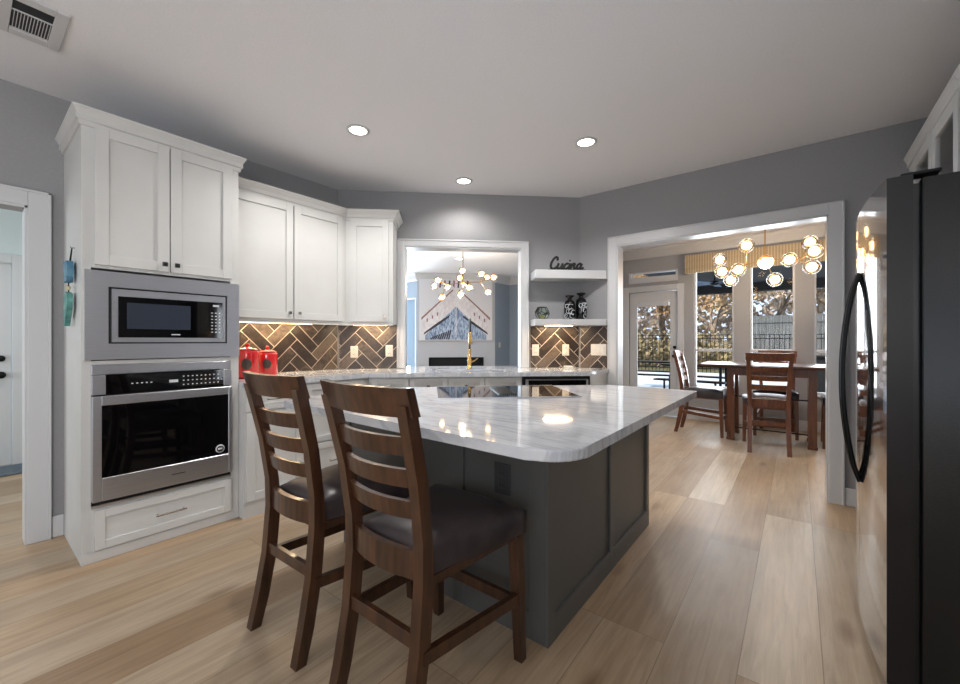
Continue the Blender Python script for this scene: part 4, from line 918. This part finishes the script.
# ================================================================== refrigerator (right frame: local x = -world y, local y = world x - 1.03)
t = Thing('refrigerator', 'black side-by-side refrigerator with bowed glossy doors and curved handles', 'refrigerator', 'right', (-2.405, -.38, 0))
fa_, fb_ = -2.86, -1.95
t.part('body', MB().box(fa_, fb_, -.708, -.012, .02, 1.76, b=.006, seg=2), 'fridgeside')
t.part('gasket', MB().box(fa_+.02, fb_-.03, -.727, -.706, .06, 1.75), 'black')
def bow(x): u_ = (x-(fa_+fb_)/2)/((fb_-fa_)/2); return -.790-.028*(1-u_*u_)
xm = (fa_+fb_)/2
for xa, xb in ((fa_, xm-.002), (xm+.002, fb_)):
    n = 12; fr_ = [(xa+(xb-xa)*i/n, bow(xa+(xb-xa)*i/n)) for i in range(n+1)]
    d = MB(); poly = fr_+[(xb, -.727), (xa, -.727)]; N_ = len(poly)
    vs = [(p[0], p[1], .05) for p in poly]+[(p[0], p[1], 1.775) for p in poly]
    fs = [list(range(N_))[::-1], list(range(N_, 2*N_))]; d.add(vs, fs, 1)
    for i in range(N_):
        sm = i < n; d.add([vs[i], vs[(i+1) % N_], vs[(i+1) % N_+N_], vs[i+N_]], [[0, 1, 2, 3]], 0 if sm else 1, sm)
    dd = t.part('door', d, ['fridge', 'fridgeedge'])
    hx_ = xb-.035 if xb < xm+.01 else xa+.035; y_ = bow(hx_)
    pts = []
    for i in range(17): u_ = i/16; pts.append((hx_, y_-.002-.055*math.sin(math.pi*u_)**.7, .62+.89*u_))
    t.part('handle', MB().tube(pts, .0095, 10), 'blackmetal', dd)
t.part('hinge_cover', MB().box(fb_-.07, fb_-.012, -.755, -.66, 1.774, 1.786, b=.003), 'blackmetal'); t.part('hinge_cover', MB().box(fa_+.012, fa_+.07, -.755, -.66, 1.774, 1.786, b=.003), 'blackmetal')
t.part('base_grille', MB().box(fa_+.02, fb_-.02, -.705, -.66, 0, .05), 'black')
# glass-door upper cabinet by the refrigerator
t = Thing('glass_cabinet', 'white crown-topped upper cabinet with glass doors beyond the refrigerator top', 'cabinet', 'right', (-3.4, -.18, 1.4))
gy_ = -.41
b = MB().box(-4.05, -4.03, gy_, -.002, 1.4, 2.42).box(-2.92, -2.90, gy_, -.002, 1.4, 2.42).box(-4.03, -2.92, -.02, -.002, 1.4, 2.42).box(-4.03, -2.92, gy_, -.02, 1.4, 1.42).box(-4.03, -2.92, gy_, -.02, 2.40, 2.42).box(-4.03, -2.92, gy_+.03, -.02, 1.75, 1.765).box(-4.03, -2.92, gy_+.03, -.02, 2.08, 2.095)
b.box(-4.05, -3.87, gy_-.002, gy_+.02, 1.4, 2.42)
t.part('body', b, 'cab')
t.part('crown_molding', MB().sweep([(-4.052, gy_), (-2.90, gy_)], [(o, z) for o, z in cprof(2.405, .038, .083)]), 'cab')
for xa, xb in ((-3.865, -3.395), (-3.385, -2.915)):
    dd = t.part('door', MB().box(xa, xa+.07, gy_-.022, gy_-.002, 1.41, 2.41, b=.0015).box(xb-.07, xb, gy_-.022, gy_-.002, 1.41, 2.41, b=.0015).box(xa+.07, xb-.07, gy_-.022, gy_-.002, 1.41, 1.48, b=.0015).box(xa+.07, xb-.07, gy_-.022, gy_-.002, 2.34, 2.41, b=.0015), 'cab')
    t.part('pane', MB().box(xa+.065, xb-.065, gy_-.014, gy_-.010, 1.47, 2.35), 'glass', dd)
t = Thing('bridge_cabinet', 'white upper cabinet bridging over the refrigerator', 'cabinet', 'right', (-2.4, -.18, 1.9))
t.part('body', MB().box(-2.898, -1.95, gy_, -.002, 1.86, 2.42), 'cab')
t.part('crown_molding', MB().sweep([(-2.898, gy_), (-1.95, gy_)], [(o, z) for o, z in cprof(2.405, .038, .083)]), 'cab')
cupboard_door(t, -2.885, -2.43, 1.87, 2.41, gy_-.0, -2.47, 1.91, 'nickel'); cupboard_door(t, -2.42, -1.96, 1.87, 2.41, gy_-.0, -2.38, 1.91, 'nickel')

# ================================================================== outdoors
GZ = -.15
struct('patio_ground', MB().box(-30, 20, 7.2, 19.8, GZ-.1, GZ), 'concrete')
struct('lawn_ground', MB().box(-60, 60, 19.8, 70, GZ-.12, GZ-.02), 'lawn')
struct('patio_roof', MB().box(-2.55, 5, 7.3, 12.0, 2.62, 2.75).box(-2.55, 5, 11.8, 12.0, 2.42, 2.62), 'soffit')
t = Thing('ceiling_fan', 'blue-grey bladed fan under the dark patio roof', 'fan', 'w', (-1.35, 9.6, 2.4))
t.part('downrod', MB().tube([(-1.35, 9.6, 2.62), (-1.35, 9.6, 2.46)], .015), 'blackmetal'); t.part('motor', MB().lathe([(.02, .06), (.09, .04), (.1, 0), (.05, -.04)], (-1.35, 9.6, 2.41)), 'blackmetal')
for i in range(5):
    a = R(20+72*i); c_, s_ = math.cos(a), math.sin(a)
    q = [(.1, -.05), (.62, -.075), (.66, 0), (.62, .075), (.1, .05)]
    vs = [(-1.35+x*c_-y_*s_, 9.6+x*s_+y_*c_, 2.41+y_*.15) for x, y_ in q]; vs += [(a_, b2, c2+.01) for a_, b2, c2 in vs]
    t.part('blade', MB().add(vs, [[4, 3, 2, 1, 0], [5, 6, 7, 8, 9]]+[[k_, (k_+1) % 5, (k_+1) % 5+5, k_+5] for k_ in range(5)]), 'fan')
# iron picket fence
t = Thing('iron_fence', 'black iron picket fence at the edge of the patio', 'fence', 'w', (0, 20, GZ))
t.part('rails', MB().box(-22, 12, 19.98, 20.02, GZ+.15, GZ+.19).box(-22, 12, 19.98, 20.02, 1.30, 1.34).box(-22, 12, 19.98, 20.02, 1.46, 1.49), 'blackmetal')
pk = MB(); x = -22
while x < 12: pk.box(x-.011, x+.011, 19.99, 20.01, GZ, 1.5); x += .16
t.part('pickets', pk, 'blackmetal', kind='stuff')
# wooden fence behind
t = Thing('wooden_fence', 'tall weathered wooden board fence behind the iron fence', 'fence', 'w', (0, 24, GZ))
bd = MB(); x = -1.9; rnd = random.Random(3)
while x < 16: bd.box(x, x+.148, 24+rnd.uniform(0, .01), 24.03, GZ, 2.45+rnd.uniform(-.02, .02)); x += .155
t.part('plank_panel', bd, 'fence'); t.part('rail', MB().box(-1.9, 16, 23.95, 24, 2.1, 2.2).box(-1.9, 16, 23.95, 24, .3, .4), 'fence')
# trees
def tree(x, y, h, leaf, label, seed, group='garden trees beyond the fences', dens=900):
    rnd = random.Random(seed); t = Thing('garden_tree', label, 'tree', 'w', (x, y, GZ))
    tk = MB(); tips = []
    def grow(p, d, r_, L_, dep):
        n = 4; pts = [p]; rs = [r_]
        for i in range(n):
            d = (d+Vector((rnd.uniform(-.22, .22), rnd.uniform(-.22, .22), rnd.uniform(-.05, .15)))).normalized(); p = p+d*L_/n; pts.append(p); rs.append(r_*(1-.4*(i+1)/n))
        tk.tube(pts, rs, 6 if dep < 2 else 4, cap=False); tips.extend(pts[1:] if dep > 1 else [])
        if dep < 4:
            for k_ in range(3 if dep < 3 else 2):
                a = rnd.uniform(0, 6.28); dd = (d+Vector((math.cos(a), math.sin(a), rnd.uniform(-.1, .5)))*.85).normalized(); grow(p if k_ else pts[-2], dd, rs[-1]*.75, L_*.72, dep+1)
    grow(Vector((x, y, GZ)), Vector((0, 0, 1)), .05*h/2, h*.30, 0)
    t.part('trunk', tk, 'bark')
    lf = MB(); vs = []; fs = []
    for i in range(dens):
        c_ = rnd.choice(tips)+Vector((rnd.gauss(0, .35), rnd.gauss(0, .35), rnd.gauss(0, .3))); s_ = rnd.uniform(.06, .15)
        a = Vector((rnd.uniform(-1, 1), rnd.uniform(-1, 1), rnd.uniform(-1, 1))).normalized(); b2 = a.orthogonal().normalized(); a2 = a.cross(b2); o = len(vs)
        vs += [c_+b2*s_, c_+a2*s_*.7, c_-b2*s_, c_-a2*s_*.7]; fs.append([o, o+1, o+2, o+3])
    lf.add(vs, fs); t.part('foliage', lf, leaf)
TR = [(-9.5, 27, 8, 'leafA', 'golden rust tree behind the glazed door view', 1), (-6.5, 28.5, 9, 'leafA', 'rust-leaved tree beyond the wooden fence, door side', 2), (-3.5, 26.5, 8, 'leafA', 'branching rust-leaved tree seen through the first dining window', 3),
      (-.5, 27.5, 9, 'leafC', 'pale dry-leaved tree seen through the middle dining window', 4), (2.6, 26.5, 8, 'leafC', 'pale tree standing behind the middle of the wooden fence', 5), (5.4, 28, 9, 'leafA', 'rust-leaved tree seen through the last dining window', 6),
      (-12.5, 29, 9, 'leafA', 'tall rust-leaved tree past the end of the wooden fence', 8), (8.5, 28, 9, 'leafC', 'pale tree at the far end of the wooden fence', 9),
      (-8, 33, 12, 'leafA', 'taller golden tree in the second row behind the door view', 11), (-3, 34, 12, 'leafC', 'tall pale tree in the second row behind the first window', 12), (2, 34, 12, 'leafA', 'tall rust tree in the second row behind the middle window', 13), (7, 34, 12, 'leafB', 'tall olive tree in the second row behind the last window', 14), (-13, 35, 12, 'leafC', 'tall pale tree in the second row, furthest along the yard', 15)]
for x, y_, h, lf_, lb, sd_ in TR: tree(x, y_, h, lf_, lb, sd_, dens=4200 if y_ < 30 else 5000)
hd = MB(); rnd = random.Random(9); vs = []; fs = []
for i in range(9000):
    c_ = Vector((rnd.uniform(-24, 16), rnd.uniform(37, 40), rnd.uniform(-.2, 7.5))); s_ = rnd.uniform(.15, .35)
    a = Vector((rnd.uniform(-1, 1), rnd.uniform(-1, .2), rnd.uniform(-1, 1))).normalized(); b2 = a.orthogonal().normalized(); a2 = a.cross(b2); o = len(vs); vs += [c_+b2*s_, c_+a2*s_, c_-b2*s_, c_-a2*s_]; fs.append([o, o+1, o+2, o+3])
sb = MB(); vs2 = []; fs2 = []
for i in range(5200):
    c_ = Vector((rnd.uniform(-22, -2.2), rnd.uniform(21.5, 25), rnd.uniform(-.2, 1.0)+rnd.random()*abs(math.sin(i*.7)))); s_ = rnd.uniform(.06, .16)
    a = Vector((rnd.uniform(-1, 1), rnd.uniform(-1, .2), rnd.uniform(-1, 1))).normalized(); b2 = a.orthogonal().normalized(); a2 = a.cross(b2); o = len(vs2); vs2 += [c_+b2*s_, c_+a2*s_, c_-b2*s_, c_-a2*s_]; fs2.append([o, o+1, o+2, o+3])
single('shrub_foliage', sb.add(vs2, fs2), 'leafS', 'low brown shrubs growing behind the iron picket fence', 'shrub', kind='stuff')
single('hedge_foliage', hd.add(vs, fs), 'leafC', 'dense pale undergrowth far behind the garden trees', 'hedge', kind='stuff')
# picnic tables and bench
def picnic(x, y, rz, label, w_=1.5):
    t = Thing('picnic_table', label, 'table', 'w', (0, 0, 0)); t.e.location = (x, y, GZ); t.e.rotation_euler = (0, 0, rz)
    t.part('tabletop', MB().box(-w_/2, w_/2, -.36, .36, .76, .80, b=.005), 'blackmetal')
    for sx_ in (-1, 1):
        t.part('leg', MB().tube([(sx_*w_*.36, -.3, 0), (sx_*w_*.36, -.25, .76)], .03, 8), 'blackmetal'); t.part('leg', MB().tube([(sx_*w_*.36, .3, 0), (sx_*w_*.36, .25, .76)], .03, 8), 'blackmetal')
    for sy_ in (-1, 1):
        bn = t.part('bench', MB().box(-w_/2, w_/2, sy_*.72-.14, sy_*.72+.14, .44, .475, b=.005), 'blackmetal')
        t.part('bench_leg', MB().tube([(-w_*.36, sy_*.72, 0), (-w_*.36, sy_*.72, .44)], .025, 8).tube([(w_*.36, sy_*.72, 0), (w_*.36, sy_*.72, .44)], .025, 8), 'blackmetal', bn)
picnic(-3.3, 12.2, R(8), 'dark picnic table with benches seen through the glazed door')
picnic(-1.9, 11.0, R(-5), 'dark picnic table with benches seen through the first dining window')
t = Thing('patio_cabinet', 'dark low cabinet on the patio outside the last dining window', 'cabinet', 'w', (.65, 8.3, GZ))
t.part('body', MB().box(.2, 1.1, 8.0, 8.5, GZ, .95, b=.01), 'soffit'); t.part('lid', MB().box(.17, 1.13, 7.97, 8.53, .95, .99, b=.008), 'blackmetal')
